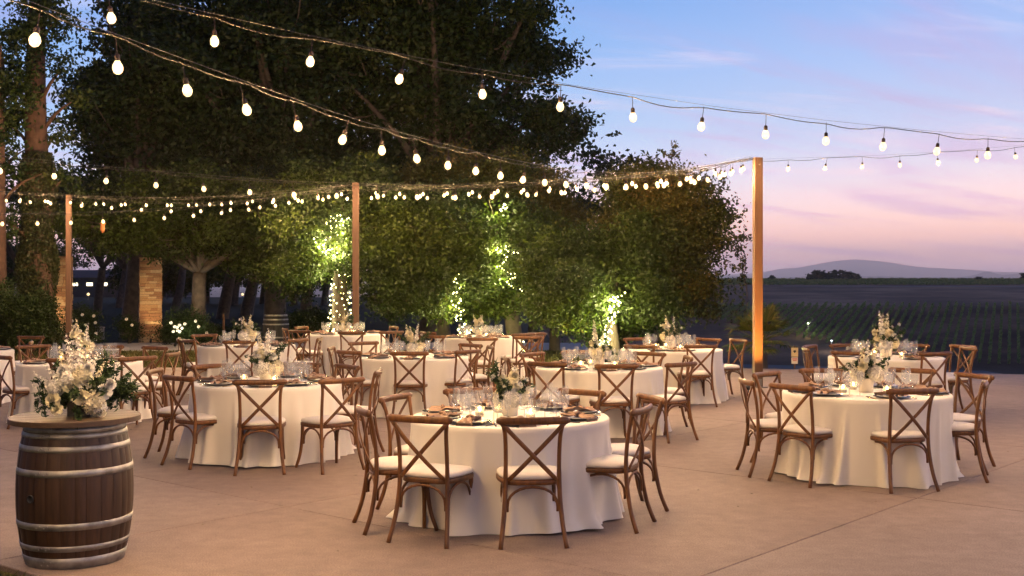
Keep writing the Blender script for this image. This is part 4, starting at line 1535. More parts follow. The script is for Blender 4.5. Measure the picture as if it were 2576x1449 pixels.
# ------------------------------------------------------------------ barrel with flowers
def barrel(loc, label, lid=True, H=.90, Rb=.362, Rh=.302, grey=False):
    t = thing('wine_barrel', label, 'barrel', loc, math.radians(8))
    def R(z):
        u = (z / H) * 2 - 1
        return Rb - (Rb - Rh) * abs(u) ** 2.05
    n = 27
    zs = np.linspace(0, H, 17)
    rnd = random.Random(3)
    ed = []
    a = 0
    ws = [rnd.uniform(.8, 1.25) for _ in range(n)]
    tot = sum(ws)
    for w in ws:
        ed.append((a, a + w / tot * 2 * PI)); a += w / tot * 2 * PI
    for a0, a1 in ed:
        V, Fc = [], []
        g = .0035
        k = 5
        off = rnd.uniform(-.0012, .0012)
        for z in zs:
            r = R(z) + off
            for j in range(k):
                w = a0 + (a1 - a0) * j / (k - 1)
                rr = r - (.004 if j in (0, k - 1) else 0)
                ww = w + (g / r if j == 0 else (-g / r if j == k - 1 else 0)) * .4
                V.append((rr * math.cos(ww), rr * math.sin(ww), z))
        m = len(zs)
        for i in range(m - 1):
            for j in range(k - 1):
                Fc.append((i * k + j, i * k + j + 1, (i + 1) * k + j + 1, (i + 1) * k + j))
        base = len(V)
        for z in (0, H):                       # end grain
            r = R(z)
            for w in (a0, a1):
                V.append(((r - .028) * math.cos(w), (r - .028) * math.sin(w), z))
        Fc.append(tuple(range(k)) + (base + 1, base))
        Fc.append(tuple((m - 1) * k + j for j in range(k - 1, -1, -1)) + (base + 2, base + 3))
        obj('stave', meshdata('stave', V, Fc, M['stave'] if not grey else M['greystave']), t)
    core = MB().lathe([(R(z) - .012, z) for z in np.linspace(.03, H - .03, 9)], 32, close_top=True, close_bottom=True)
    obj('barrel_head', core.mesh('barrel_head', M['stave']), t)
    if not lid:
        hoops = [(.0, .05), (.12, .16), (.25, .29), (.61, .65), (.74, .78), (.85, .90)]
    else:
        hoops = [(.0, .072), (.113, .150), (.250, .294), (.583, .626), (.735, .772), (.818, .850), (.853, .898)]
    hm = M['hoop']
    for z0, z1 in hoops:
        mb = MB()
        pr = [(R(z0) + .0005, z0), (R(z0) + .0035, z0 + .001), (R((z0 + z1) / 2) + .0045, (z0 + z1) / 2), (R(z1) + .0035, z1 - .001), (R(z1) + .0005, z1)]
        mb.lathe(pr, 64)
        h = obj('hoop', mb.mesh('hoop', hm), t)
        if lid:
            rv = MB()
            for q, (da, fz) in enumerate([(-2.05, .35), (-1.98, .65), (-1.90, .35), (-1.83, .65)]):
                zc = z0 + (z1 - z0) * fz
                c = Vector((R(zc) * math.cos(da), R(zc) * math.sin(da), zc))
                rv.lathe([(.006, .003), (.0055, .0055), (.003, .0075), (.0005, .008)], 8, M=Matrix.Translation(c) @ orient((math.cos(da), math.sin(da), 0)).to_matrix().to_4x4())
            obj('rivets', rv.mesh('rivets', M['hoop']), h)
    # bung hole: a raised black disc stands in for the shaded recess
    if lid:
        a = -PI / 2 - math.radians(34)
        z = .445
        mb = MB().lathe([(.028, -.002), (.027, .006), (.022, .0065), (.021, .002), (.0005, .002)], 16, M=Matrix.Translation((R(z) * math.cos(a), R(z) * math.sin(a), z)) @ orient((math.cos(a), math.sin(a), 0)).to_matrix().to_4x4())
        obj('bung_hole', mb.mesh('bung_hole', M['black']), t)
    return t


bx, by = -2.845, 7.60
barrel((bx, by, 0), 'dark oak wine barrel with galvanised hoops in the left foreground')
# the round board lying on it: planks
lidt = thing('barrel_tabletop', 'round planked wooden board lying on the foreground barrel', 'table top', (bx, by, .8995), math.radians(24))
np_ = 6
LR = .408
for k in range(np_):
    y0, y1 = -LR + 2 * LR * k / np_ + .0008, -LR + 2 * LR * (k + 1) / np_ - .0008
    ys = np.linspace(y0, y1, 9)
    xs = [math.sqrt(max(LR * LR - y * y, 1e-6)) for y in ys]
    ring = [(x, y) for x, y in zip(xs, ys)] + [(-x, y) for x, y in reversed(list(zip(xs, ys)))]
    n = len(ring)
    V = [(x, y, 0) for x, y in ring] + [(x * 1.0, y, .029) for x, y in ring] + [(x * .99, y0 + .0025 + (y - y0) * (1 - .005 / (y1 - y0)), .033) for x, y in ring]
    Fc = [tuple(range(n - 1, -1, -1)), tuple(2 * n + i for i in range(n))]
    for r in range(2):
        Fc += [(r * n + i, r * n + (i + 1) % n, (r + 1) * n + (i + 1) % n, (r + 1) * n + i) for i in range(n)]
    obj('plank', meshdata('plank', V, Fc, M['lid'], False), lidt)

bz = .8995 + .033
bt = thing('flower_arrangement', 'large white flower arrangement with dark leaves on the barrel', 'flowers', (bx + .02, by + .02, bz))
mbv = MB().box((0.03, -.03, .05), (.15, .13, .10))
obj('vase', mbv.mesh('black_vase', M['darkvase'], False), bt)
rnd = random.Random(77)
for k in range(54):
    a = rnd.uniform(0, 2 * PI); el = rnd.choice([.05, .2, .5, .9, 1.4])
    place(bt, 'leaf_spray', FL['leafl' if k % 2 else 'leaf'], (.07 * math.cos(a), .06 * math.sin(a), .05 + rnd.uniform(0, .1)), (math.cos(a), math.sin(a) * .8, el), rnd.uniform(.6, 1.0), a)
for (x, z, tx, s, kind) in [(-.02, .22, -.10, 1.35, 'spike'), (-.05, .20, -.22, 1.25, 'spikec'), (.02, .24, .0, 1.25, 'spike'), (.06, .2, .35, 1.0, 'spike'), (-.10, .16, -.75, 1.0, 'spike'),
                            (.10, .18, .5, .9, 'spikec'), (-.13, .14, -1.1, .95, 'spike'), (.02, .26, -.04, 1.2, 'spikec'), (-.14, .10, -1.5, .8, 'spike'), (.03, .20, .18, 1.1, 'spike')]:
    place(bt, 'flower_spike', FL[kind], (x, -.02 + rnd.uniform(-.05, .03), z), (tx, rnd.uniform(-.25, .05), 1), s, rnd.random() * 6)
for (x, y, z, s, kind) in [(.14, -.14, .10, 1.0, 'hyd'), (.165, -.13, .06, .8, 'hydw'), (-.02, -.13, .24, .9, 'hydw'), (.06, -.12, .27, .85, 'hyd'), (-.11, -.12, .18, .75, 'hydw'), (.02, -.10, .30, .8, 'hydw')]:
    place(bt, 'hydrangea', FL[kind], (x, y, z), (x * 2, -1, .5), s, rnd.random() * 6)
for (x, y, z, s, kind) in [(-.11, -.16, .11, 1.1, 'rose'), (-.08, -.17, .055, .9, 'rose'), (.07, -.17, .13, 1.15, 'rose'), (.20, -.11, .16, 1.3, 'rosew'), (.225, -.08, .205, 1.0, 'rosew'), (.0, -.15, .20, 1.1, 'rose'),
                           (.09, -.13, .22, 1.1, 'rosew'), (-.06, -.12, .29, 1.1, 'rosew'), (.16, -.10, .02, .8, 'rosew'), (.10, -.12, .31, .9, 'rosew'), (-.15, -.1, .2, .9, 'rosew'), (.19, -.14, .03, .7, 'rose')]:
    place(bt, 'rose', FL[kind], (x, y, z), (x * 2, -1, .45), s * 1.1, rnd.random() * 6)

# grey barrel far behind
gx, gy = G(694, 868)
barrel((gx, gy, -.05), 'grey weathered barrel standing far back left of the lit trunk', lid=False, grey=True)


# ------------------------------------------------------------------ posts and string lights
def post(x, Y, H, label, mat, w=.14):
    X = (x - CX) * Y / F
    t = thing('light_post', label, 'post', (X, Y, -.06), math.radians(6), 'posts carrying the string lights')
    mb = MB()
    b = .008
    prof = [(w / 2 - b, w / 2), (w / 2, w / 2 - b), (w / 2, -w / 2 + b), (w / 2 - b, -w / 2), (-w / 2 + b, -w / 2), (-w / 2, -w / 2 + b), (-w / 2, w / 2 - b), (-w / 2 + b, w / 2)]
    V = [(x_, y_, z) for z in (0, H + .06 - .006) for x_, y_ in prof] + [(x_ * .93, y_ * .93, H + .06) for x_, y_ in prof]
    Fc = []
    for r in range(2):
        Fc += [(r * 8 + (i + 1) % 8, r * 8 + i, (r + 1) * 8 + i, (r + 1) * 8 + (i + 1) % 8) for i in range(8)]
    Fc.append(tuple(16 + i for i in range(7, -1, -1)))
    obj('timber', meshdata('timber', V, Fc, mat, False), t)
    hb = MB()
    for q in range(4):
        a = q * PI / 2
        hb.lathe([(.0, 0), (.012, 0), (.012, .012), (.006, .02), (.0005, .02)], 8, M=Matrix.Translation((math.cos(a) * w / 2, math.sin(a) * w / 2, H - .06)) @ orient((math.cos(a), math.sin(a), 0)).to_matrix().to_4x4())
    obj('eye_bolts', hb.mesh('eye_bolts', M['steel']), t)
    obj('base_plate', MB().box((0, 0, .068), (w + .12, w + .12, .014)).box((0, -w / 2 - .004, .14), (w * .7, .006, .14)).mesh('base_plate', M['steel'], False), t)
    return Vector((X, Y, H))


PR = post(1906, 19.6, 3.86, 'tall wooden post on the right, glowing orange at its foot', M['post'])
PM = post(895, 24.7, 3.86, 'reddish post in the middle beside the light-wrapped trunk', M['postgrey'])
PL_ = post(173, 28.2, 3.86, 'slim post at the left in front of the stone pillar', M['postgrey'], .12)

BULB = MB().lathe([(.0005, -.040), (.013, -.0365), (.0235, -.0265), (.0290, -.012), (.0295, .001), (.0255, .015), (.0185, .026), (.0140, .036)], 14).mesh('bulb', M['bulb'])
SOCK = MB().lathe([(.0145, .034), (.0165, .038), (.0165, .066), (.011, .074), (.003, .078), (.0028, .165)], 10).mesh('socket', M['socket'])
BL = bpy.data.lights.new('bulb_light', 'POINT')
BL.energy = BULB_W
BL.color = BULB_COL
BL.shadow_soft_size = .036


def string(label, P, spacing, seed, skip0=0.3, n=None, waves=.012, straight=True, phase=None):
    """cable through points P (3D), hanging bulbs every `spacing` metres, thin steel line above"""
    rnd = random.Random(seed)
    S = spline(P, 14)
    L = [0]
    for a, b in zip(S, S[1:]):
        L.append(L[-1] + (b - a).length)
    tot = L[-1]
    def pt(s):
        s = min(max(s, 0), tot)
        for i in range(len(S) - 1):
            if L[i + 1] >= s:
                f = (s - L[i]) / max(L[i + 1] - L[i], 1e-6)
                return S[i].lerp(S[i + 1], f)
        return S[-1]
    t = thing('string_lights', label, 'string lights', tuple(P[0]), group='bulb strings over the patio')
    o0 = Vector(P[0])
    cb, st = MB(), MB()
    m = max(20, int(tot / .12))
    cp = []
    for i in range(m + 1):
        s = tot * i / m
        ph = ((s - skip0) / spacing) % 1
        sag = -.030 * math.sin(PI * ph) if spacing > .3 else 0
        w = waves * math.sin(s * 3.7 + seed) + sag * (.6 + .4 * math.sin(int((s - skip0) / spacing) * 2.3 + seed))
        cp.append(pt(s) - o0 + Vector((0, 0, w)))
    cb.tube(cp, .0042, 5)
    obj('cable', cb.mesh('cable', M['cable']), t)
    st.tube([pt(tot * i / 30) - o0 + Vector((0, 0, .016)) for i in range(31)], .0017, 4)
    obj('support_wire', st.mesh('support_wire', M['steel']), t)
    s = skip0
    while s < tot - .15:
        p = pt(s) - o0
        b = obj('bulb', BULB, t, loc=(p.x, p.y, p.z - .165), rot=(rnd.gauss(0, .12), rnd.gauss(0, .12), 0))
        obj('socket', SOCK, b)
        obj('bulb_light', BL, b, loc=(0, 0, -.010))
        s += spacing
    return t


def lift(p, d=.165):
    return Vector(p) + Vector((0, 0, d))


# S1: upper string, left to right in front of everything; bulbs n = -4 .. 15
def s1(n):
    Y0 = 7.6
    X = (-1008 + 231.3 * n) * Y0 / F
    Y = Y0 * (1 + .0398 * n)
    yv = np.interp(n, [-5, -3, -1, 0, 1, 2, 3, 4, 5, 6, 7, 8, 9, 10, 11, 12.5, 15, 17, 20], [-420, -190, -30, 45, 110, 155, 197, 237, 270, 295, 319, 338, 353, 368, 380, 395, 408, 405, 390])
    return lift((X, Y, CH - (yv - HZ) * Y / F))


def spaced(pts):
    return sum((Vector(a) - Vector(b)).length for a, b in zip(pts, pts[1:]))


P = [s1(n) for n in (-5, -3, -1, 0, 2, 4, 6, 8, 10, 12, 14, 17, 20)] + [Vector((10.3, 13.4, 4.0)), Vector((8.6, 10.0, 3.55)), Vector((6.6, 6.0, 3.4)), Vector((4.4, 1.8, 3.6)), Vector((2.6, -1.8, 4.0))]
sp1 = spaced([s1(n) for n in np.linspace(0, 11, 23)]) / 11
L0 = spaced(spline([s1(n) for n in (-5, -3, -1, 0, 2)], 14)[:-14])
string('highest bulb string crossing the whole view before the tall trees', P, sp1, 1, skip0=L0 % sp1)


def s2(n):
    Y0 = 5.9
    if n < -3:
        return Vector(((-1200 + 114.6 * n) * Y0 / F, Y0 * (1 + .0945 * n), 3.35 + .028 * (-3 - n)))
    Y = np.interp(n, [-3, 14, 31.6], [Y0 * (1 - .2835), Y0 * 2.323, 19.62])
    X = (-1200 + 114.6 * n) / (1 + .0945 * n) * Y / F
    yv = np.interp(n, [-3, -1, 0, 1, 2, 3, 4, 5, 6, 7, 9, 10, 11, 13, 16, 20, 25, 31.6], [-230, 10, 100, 168, 227, 275, 317, 352, 378, 403, 430, 443, 452, 466, 470, 466, 452, 418])
    return lift((X, Y, CH - (yv - HZ) * Y / F))


P = [s2(n) for n in (-16, -11, -7, -4, -2, -1, 0, 2, 4, 6, 9, 12, 16, 20, 25, 31.4)]
sp2 = spaced([s2(n) for n in np.linspace(0, 12, 25)]) / 12
L0 = spaced(spline([s2(n) for n in (-16, -11, -7, -4, -2, -1, 0, 2)], 14)[:-14])
string('bulb string running from the upper left down to the right post', P, sp2, 2, skip0=L0 % sp2)


def s3(n):
    Y0 = 13.8
    X = (-1288 + 111.4 * n) * Y0 / F
    Y = Y0 * (1 + .0217 * n)
    yv = np.interp(n, [-2, 0, 1, 2, 3, 4, 5, 6, 8, 10, 12, 14, 16, 19.3], [405, 430, 440, 455, 465, 475, 481, 490, 494, 497, 490, 478, 462, 420])
    return lift((X, Y, CH - (yv - HZ) * Y / F))


P = [s3(n) for n in (-2, 0, 2, 4, 6, 8, 10, 12, 14, 16, 19.2)]
sp3 = spaced([s3(n) for n in np.linspace(0, 8, 17)]) / 8
L0 = spaced(spline([s3(n) for n in (-2, 0)], 14))
string('middle bulb string from the left edge to the right post, above the tables', P, sp3, 3, skip0=L0 % sp3)


def imgline(pts):
    """points given as column, row (of the bulbs), distance"""
    return [lift(at(x, y, Y)) for x, y, Y in pts]


string('lowest bulb string at the left, dipping from the edge to the middle post', imgline([(-60, 562, 20), (42, 563, 20.4), (214, 559, 21.2), (373, 551, 22), (526, 539, 22.8), (690, 518, 23.7), (880, 486, 24.6)]), .595, 4, skip0=.42)
string('bulb string hung straight between left post and middle post', imgline([(180, 512, 28.1), (316, 514, 27.6), (487, 516, 26.8), (640, 506, 26), (760, 497, 25.3), (884, 486, 24.7)]), .62, 5)
string('bulb string from the left edge past the left post to the middle post', imgline([(-60, 500, 24), (65, 507, 24), (227, 519, 24.2), (427, 531, 24.3), (600, 527, 24.4), (740, 508, 24.5), (884, 484, 24.7)]), .61, 6, skip0=.9)
string('bulb string between the middle post and the right post', imgline([(902, 484, 24.7), (1005, 488, 24.2), (1118, 487, 23.6), (1243, 481, 23), (1400, 474, 22.2), (1560, 464, 21.4), (1740, 448, 20.5), (1896, 424, 19.7)]), .60, 7, skip0=.45)
string('second bulb string between the middle post and the right post, hanging lower', imgline([(902, 486, 24.6), (1052, 498, 23.4), (1243, 493, 22.4), (1376, 488, 21.8), (1545, 474, 21), (1700, 463, 20.4), (1896, 424, 19.6)]), .63, 8, skip0=.8)
string('bulb string from the right post out of the right side of the view', imgline([(1914, 428, 19.55), (1980, 425, 19.5), (2164, 420, 19.4), (2365, 409, 19.2), (2560, 394, 19.0), (2800, 372, 18.8)]), .605, 9, skip0=.45)
string('bulb string between the left edge and the left post, far back', imgline([(-40, 500, 26), (60, 508, 26.7), (110, 508, 27.3), (168, 504, 28)]), .6, 10, skip0=.5)

string('longest bulb string, from the left edge past the middle post to the right post', imgline([(-60, 496, 27.5), (110, 506, 27.2), (330, 516, 26.8), (560, 514, 26.2), (780, 503, 25.5), (1000, 496, 24.4), (1200, 488, 23.2), (1420, 478, 22), (1650, 464, 20.8), (1897, 422, 19.65)]), .64, 11, skip0=.5)

# fairy lights
FLT = bpy.data.lights.new('led_light', 'POINT')
FLT.energy = 44.0
FLT.color = (1.0, .90, .40)
FLT.shadow_soft_size = .05


FLS = FLT.copy()
FLS.energy = 9.0


def fairy(name_label, base, paths, n, seed, size=.022, wrap=True):
    rnd = random.Random(seed)
    t = thing('fairy_lights', name_label, 'fairy lights', base, group='fairy lights on the oaks')
    wm, lm = MB(), MB()
    oct_ = [(1, 0, 0), (-1, 0, 0), (0, 1, 0), (0, -1, 0), (0, 0, 1.15), (0, 0, -1.15)]
    of = [(0, 2, 4), (2, 1, 4), (1, 3, 4), (3, 0, 4), (2, 0, 5), (1, 2, 5), (3, 1, 5), (0, 3, 5)]
    for (pts, rad, cnt, turns) in paths:
        S = spline([Vector(p) - Vector(base) for p in pts], 10)
        W = []
        m = 24 * max(1, int(turns))
        for i in range(m + 1):
            f = i / m
            k = f * (len(S) - 1); j = min(int(k), len(S) - 2)
            c = S[j].lerp(S[j + 1], k - j)
            r = rad * (1 - .45 * f) + .012
            a = f * turns * 2 * PI
            W.append(c + Vector((r * math.cos(a), r * math.sin(a), 0)))
        wm.tube(W, .004, 4)
        for q in range(cnt):
            f = (q + rnd.random() * .6) / cnt
            k = f * m; j = min(int(k), m - 1)
            c = W[j].lerp(W[j + 1], k - j) + Vector((rnd.gauss(0, .012), rnd.gauss(0, .012), rnd.gauss(0, .02)))
            # push away from the trunk axis a little
            s = size * .75 * rnd.uniform(.75, 1.2)
            lm.add([c + Vector(o) * s for o in oct_], of)
        for q in range(max(2, cnt // 9)):
            f = (q + .5) / max(2, cnt // 9)
            k = f * m; j = min(int(k), m - 1)
            k2 = f * (len(S) - 1); j2 = min(int(k2), len(S) - 2)
            ax = S[j2].lerp(S[j2 + 1], k2 - j2)
            c = W[j].lerp(W[j + 1], k - j)
            v = (c - ax)
            obj('led_light', FLS if rad > .25 else FLT, t, loc=c + v.normalized() * (.30 if rad > .25 else .10))
    obj('wire', wm.mesh('wire', M['wire']), t)
    o = obj('led_bulbs', lm.mesh('led_bulbs', M['led'], True), t)
    o['kind'] = 'stuff'
    return t


tk = (AX, AY, -.06)
fairy('dense fairy lights wound round the trunk behind the farthest table', tk, [
    ([(AX, AY, .1), (AX - .02, AY, .9), (AX, AY, 1.6), (AX, AY, 2.35)], .31, 150, 16),
    ([(AX, AY, 2.2), at(830, 640, 26.6), at(790, 600, 26.4)], .14, 40, 6), ([(AX, AY, 2.2), at(862, 600, 26.6), at(872, 545, 26.4)], .16, 44, 6),
    ([at(838, 650, 26.6), at(828, 580, 26.4), at(850, 540, 26.2)], .18, 34, 5), ([at(880, 660, 26.5), at(892, 600, 26.3)], .08, 14, 2)], 0, 1)
fairy('fairy lights up the inner stem of the broad oak', (at(1160, 840, 26.4)[0], 26.4, -.06), [
    ([at(1165, 845, 26.4), at(1152, 770, 26.2), at(1148, 690, 26.0)], .10, 34, 5), ([at(1165, 850, 26.2), at(1185, 830, 26.2)], .06, 10, 2)], 0, 2, .024)
fairy('fairy lights up the right stem of the broad oak', (at(1285, 840, 26.4)[0], 26.4, -.06), [
    ([at(1300, 730, 26.4), at(1275, 680, 26.2), at(1262, 620, 26), at(1300, 640, 26)], .12, 40, 4), ([at(1265, 530, 26.2), at(1272, 515, 26.2)], .06, 8, 2),
    ([at(1310, 860, 26.2), at(1316, 900, 26.0)], .08, 16, 2)], 0, 3, .022)
fairy('fairy lights along the leaning trunk of the low right oak', (CXo, CYo, -.06), [
    ([at(1518, 868, 23.8), at(1530, 835, 23.7), at(1540, 790, 23.5), at(1548, 740, 23.4)], .09, 44, 6), ([at(1540, 790, 23.5), at(1565, 735, 23.4)], .1, 12, 2), ([at(1520, 860, 23.7), at(1505, 880, 23.6)], .08, 12, 2)], 0, 4, .022)


# ------------------------------------------------------------------ stone pillars
def pillar(x, Y, w, H, label, seed):
    X = (x - CX) * Y / F
    t = thing('stone_pillar', label, 'pillar', (X, Y, -.02), math.radians(20), 'ledger-stone pillars')
    obj('core', MB().box((0, 0, H / 2), (w - .07, w - .07, H)).mesh('core', M['mortar'], False), t)
    rnd = random.Random(seed)
    blocks = []
    for k in range(10):
        mb = MB()
        l, h = 1.0, 1.0
        mb.box((0, 0, 0), (1, 1, 1))
        V = [(v[0] + rnd.uniform(-.04, .04), v[1] + rnd.uniform(-.1, .1), v[2] + rnd.uniform(-.06, .06)) for v in mb.V]
        blocks.append(meshdata('stone', V, mb.F, M[('stone_a', 'stone_b', 'stone_c')[k % 3]], False))
    cnt = 0
    for face in range(4):
        z = .0
        while z < H - .02:
            h = rnd.uniform(.055, .105)
            if z + h > H - .03:
                h = H - z
            u = -w / 2
            while u < w / 2 - .01:
                l = rnd.uniform(.13, .34)
                if u + l > w / 2 - .09:
                    l = w / 2 - u
                dd = rnd.uniform(.05, .075)
                a = face * PI / 2
                m = Matrix.Rotation(a, 4, 'Z') @ Matrix.Translation((u + l / 2, -w / 2 + .03 - dd * .25, z + h / 2)) @ Matrix.Diagonal((l - .008, dd, h - .008, 1))
                if cnt < 290:
                    obj('stone', rnd.choice(blocks), t, mat4=m)
                cnt += 1
                u += l
            z += h
    cap = MB().box((0, 0, H + .015), (w + .02, w + .02, .03))
    obj('capstone', cap.mesh('capstone', M['stone_b'], False), t)
    return t


pillar(378, 34.0, .60, 2.44, 'wide stone pillar standing free in the left background', 5)
pillar(155, 33.6, .56, 2.46, 'stone pillar half hidden behind the slim left post', 6)

# white roses on the bushes
for R_, spots in ((R2, [(440, 822), (452, 818), (447, 832), (458, 826), (436, 834), (465, 815), (492, 808), (430, 812), (446, 824), (452, 834), (520, 838), (500, 822)]), (R1, [(207, 792), (240, 812), (182, 808), (215, 818), (172, 790), (236, 795)]), (R3, [(318, 803), (332, 818)])):
    for (x, y) in spots:
        p = Vector(at(x, y, 31.9)) - Vector(R_.location)
        place(R_, 'rose', FL['rosew'], p, (0, -1, .5), 1.15, x)


# ------------------------------------------------------------------ small things around
def uplight(loc, aim, label, watts, col, blend=.6, size=50):
    t = thing('ground_uplight', label, 'lamp', loc)
    d = (Vector(aim) - Vector(loc)).normalized()
    mt = Matrix.Translation((0, 0, .10)) @ orient(d).to_matrix().to_4x4()
    mb = MB().lathe([(.0005, -.05), (.030, -.05), (.035, -.03), (.037, .05), (.033, .05), (.031, .0)], 16, M=mt)
    mb.tube([(0, 0, 0), (0, 0, .07)], .008, 6)
    obj('housing', mb.mesh('housing', M['black']), t)
    obj('lens', MB().lathe([(.030, .012), (.0005, .016)], 14, M=mt).mesh('lens', M['bulb']), t)
    ld = bpy.data.lights.new('uplight_lamp', 'SPOT')
    ld.energy = watts; ld.color = col; ld.spot_size = math.radians(size); ld.spot_blend = blend; ld.shadow_soft_size = .03
    l = obj('uplight_lamp', ld, t)
    l.matrix_local = Matrix.Translation(Vector((0, 0, .10)) + d * .06) @ Vector(d).to_track_quat('-Z', 'Y').to_matrix().to_4x4()
    return t


uplight((PR.x - .35, PR.y - .95, 0), (PR.x, PR.y, 1.25), 'small uplight at the foot of the orange post', 850, (1.0, .44, .08), size=72)
p = at(446, 850, 31.2)
uplight((p[0], 31.0, -.02), (p[0], 32.0, .55), 'small uplight before the white roses', 120, (1.0, .95, .75), size=60)

p = at(385, 858, 33.2)
uplight((p[0], 33.0, -.02), (p[0] - .05, 34.0, 1.2), 'small uplight before the wide stone pillar', 50, (1.0, .66, .30), size=60)
p = at(150, 858, 32.9)
uplight((p[0], 32.7, -.02), (p[0], 33.6, 1.2), 'small uplight before the pillar behind the slim post', 100, (1.0, .66, .30), size=60)

# warning sign on a stake by the palm
sx, sy = (1999 - CX) * 24.2 / F, 24.2
sg = thing('warning_sign', 'two small sign boards on a stake right of the post', 'sign', (sx, sy, -.4))
obj('stake', MB().box((0, .012, .42), (.03, .02, .84)).mesh('stake', M['postgrey'], False), sg)
z0 = at(0, 895, 24.2)[2] + .4
M['signy'] = simple('yellowed_sign', (.55, .42, .22), .6)
M['signw'] = simple('white_sign', (.62, .55, .45), .6)
M['signr'] = simple('sign_red', (.45, .06, .04), .6)
b1 = obj('sign_board', MB().box((0, 0, z0 + .075), (.145, .006, .185)).mesh('sign_board', M['signy'], False), sg)
obj('warning_symbol', MB().add([(-.03, -.0045, z0 + .085), (0, -.0045, z0 + .055), (.03, -.0045, z0 + .085), (.022, -.0045, z0 + .115), (-.022, -.0045, z0 + .115)], [(0, 1, 2, 3, 4)]).mesh('warning_symbol', M['black'], False), b1)
b2 = obj('sign_board', MB().box((0, 0, z0 - .10), (.135, .006, .13)).mesh('sign_board', M['signw'], False), sg)
obj('red_lettering', MB().box((0, -.0045, z0 - .065), (.10, .002, .022)).box((0, -.0045, z0 - .10), (.08, .002, .016)).mesh('red_lettering', M['signr'], False), b2)

# fan palm below the patio edge
pxx, pyy = (1912 - CX) * 25.2 / F, 25.2
pt_ = thing('fan_palm', 'low fan palm growing behind the orange post', 'palm', (pxx, pyy, -.55))
obj('trunk', MB().tube([(0, 0, -.6), (0, 0, .2), (0, 0, .95)], [.2, .19, .15], 10).mesh('trunk', M['bark']), pt_)
rnd = random.Random(12)
for k in range(24):
    a = k * 2.39996
    el = rnd.uniform(-.25, 1.25)
    d = Vector((math.cos(a) * math.cos(el), math.sin(a) * math.cos(el), math.sin(el)))
    sl = rnd.uniform(.35, .55)
    c0 = Vector((0, 0, 1.0))
    c1 = c0 + d * sl
    mbp = MB()
    mbp.tube([c0, c0 + d * sl * .5 + Vector((0, 0, .02)), c1], [.018, .013, .010], 5)
    side = d.cross(Vector((0, 0, 1))).normalized()
    nrm = side.cross(d)
    nb = 22
    for q in range(nb):
        w = (q / (nb - 1) * 2 - 1) * 1.35
        dd = (d * math.cos(w) + side * math.sin(w)).normalized()
        l = rnd.uniform(.48, .62) * (1 - .25 * abs(w) / 1.35)
        e = dd.cross(nrm).normalized() * .022
        tip = c1 + dd * l + Vector((0, 0, -.10 * rnd.uniform(.6, 1.4)))
        midp = c1 + dd * l * .55
        mbp.add([c1, midp + e, tip, midp - e], [(0, 1, 2, 3)])
    me = mbp.mesh('frond', M['palm'], False)
    at_ = me.attributes.new('tint', 'FLOAT', 'FACE')
    at_.data.foreach_set('value', [rnd.random() for _ in me.polygons])
    obj('frond', me, pt_)

# stakes and a small box in the dark
for (x, Y, h, lab) in [(563, 33.5, .9, 'short wooden stake right of the rose bush, the shorter one'), (617, 33.5, .75, 'short wooden stake farther right of the rose bush')]:
    X = (x - CX) * Y / F
    o = obj('wooden_stake', MB().box((0, 0, h / 2 - .05), (.06, .06, h)).box((0, 0, h - .045), (.045, .045, .02)).mesh('wooden_stake', M['post'], False), loc=(X, Y, -.05))
    tag(o, lab, 'stake', 'short wooden stakes')
ub = thing('utility_box', 'small grey utility box on the ground between the pillars', 'box', ((243 - CX) * 36 / F, 36, -.05))
M['ubox'] = simple('grey_box', (.3, .29, .28), .7)
obj('body', MB().box((0, 0, .18), (.38, .3, .36)).mesh('body', M['ubox'], False), ub)
obj('box_lid', MB().box((0, 0, .375), (.41, .33, .03)).mesh('box_lid', M['ubox'], False), ub)
# hanging feeder
p = at(258, 572, 25.5)
hf = thing('hanging_feeder', 'small orange feeder hanging in the oak above the pillar gap', 'bird feeder', p)
M['feed'] = simple('orange_clay', (.45, .16, .05), .6)
obj('feeder_body', MB().lathe([(.0005, -.12), (.03, -.11), (.05, -.04), (.05, .06), (.07, .08), (.0005, .15)], 12).mesh('feeder_body', M['feed']), hf)
obj('hanging_wire', MB().tube([(0, 0, .14), (0.02, 0, .9)], .004, 4).mesh('hanging_wire', M['cable']), hf)


# ------------------------------------------------------------------ vineyard, far lamps, far building, grove
def ORD(k):
    k += 1
    return '%d%s' % (k, 'th' if 10 < k % 100 < 14 else {1: 'st', 2: 'nd', 3: 'rd'}.get(k % 10, 'th'))


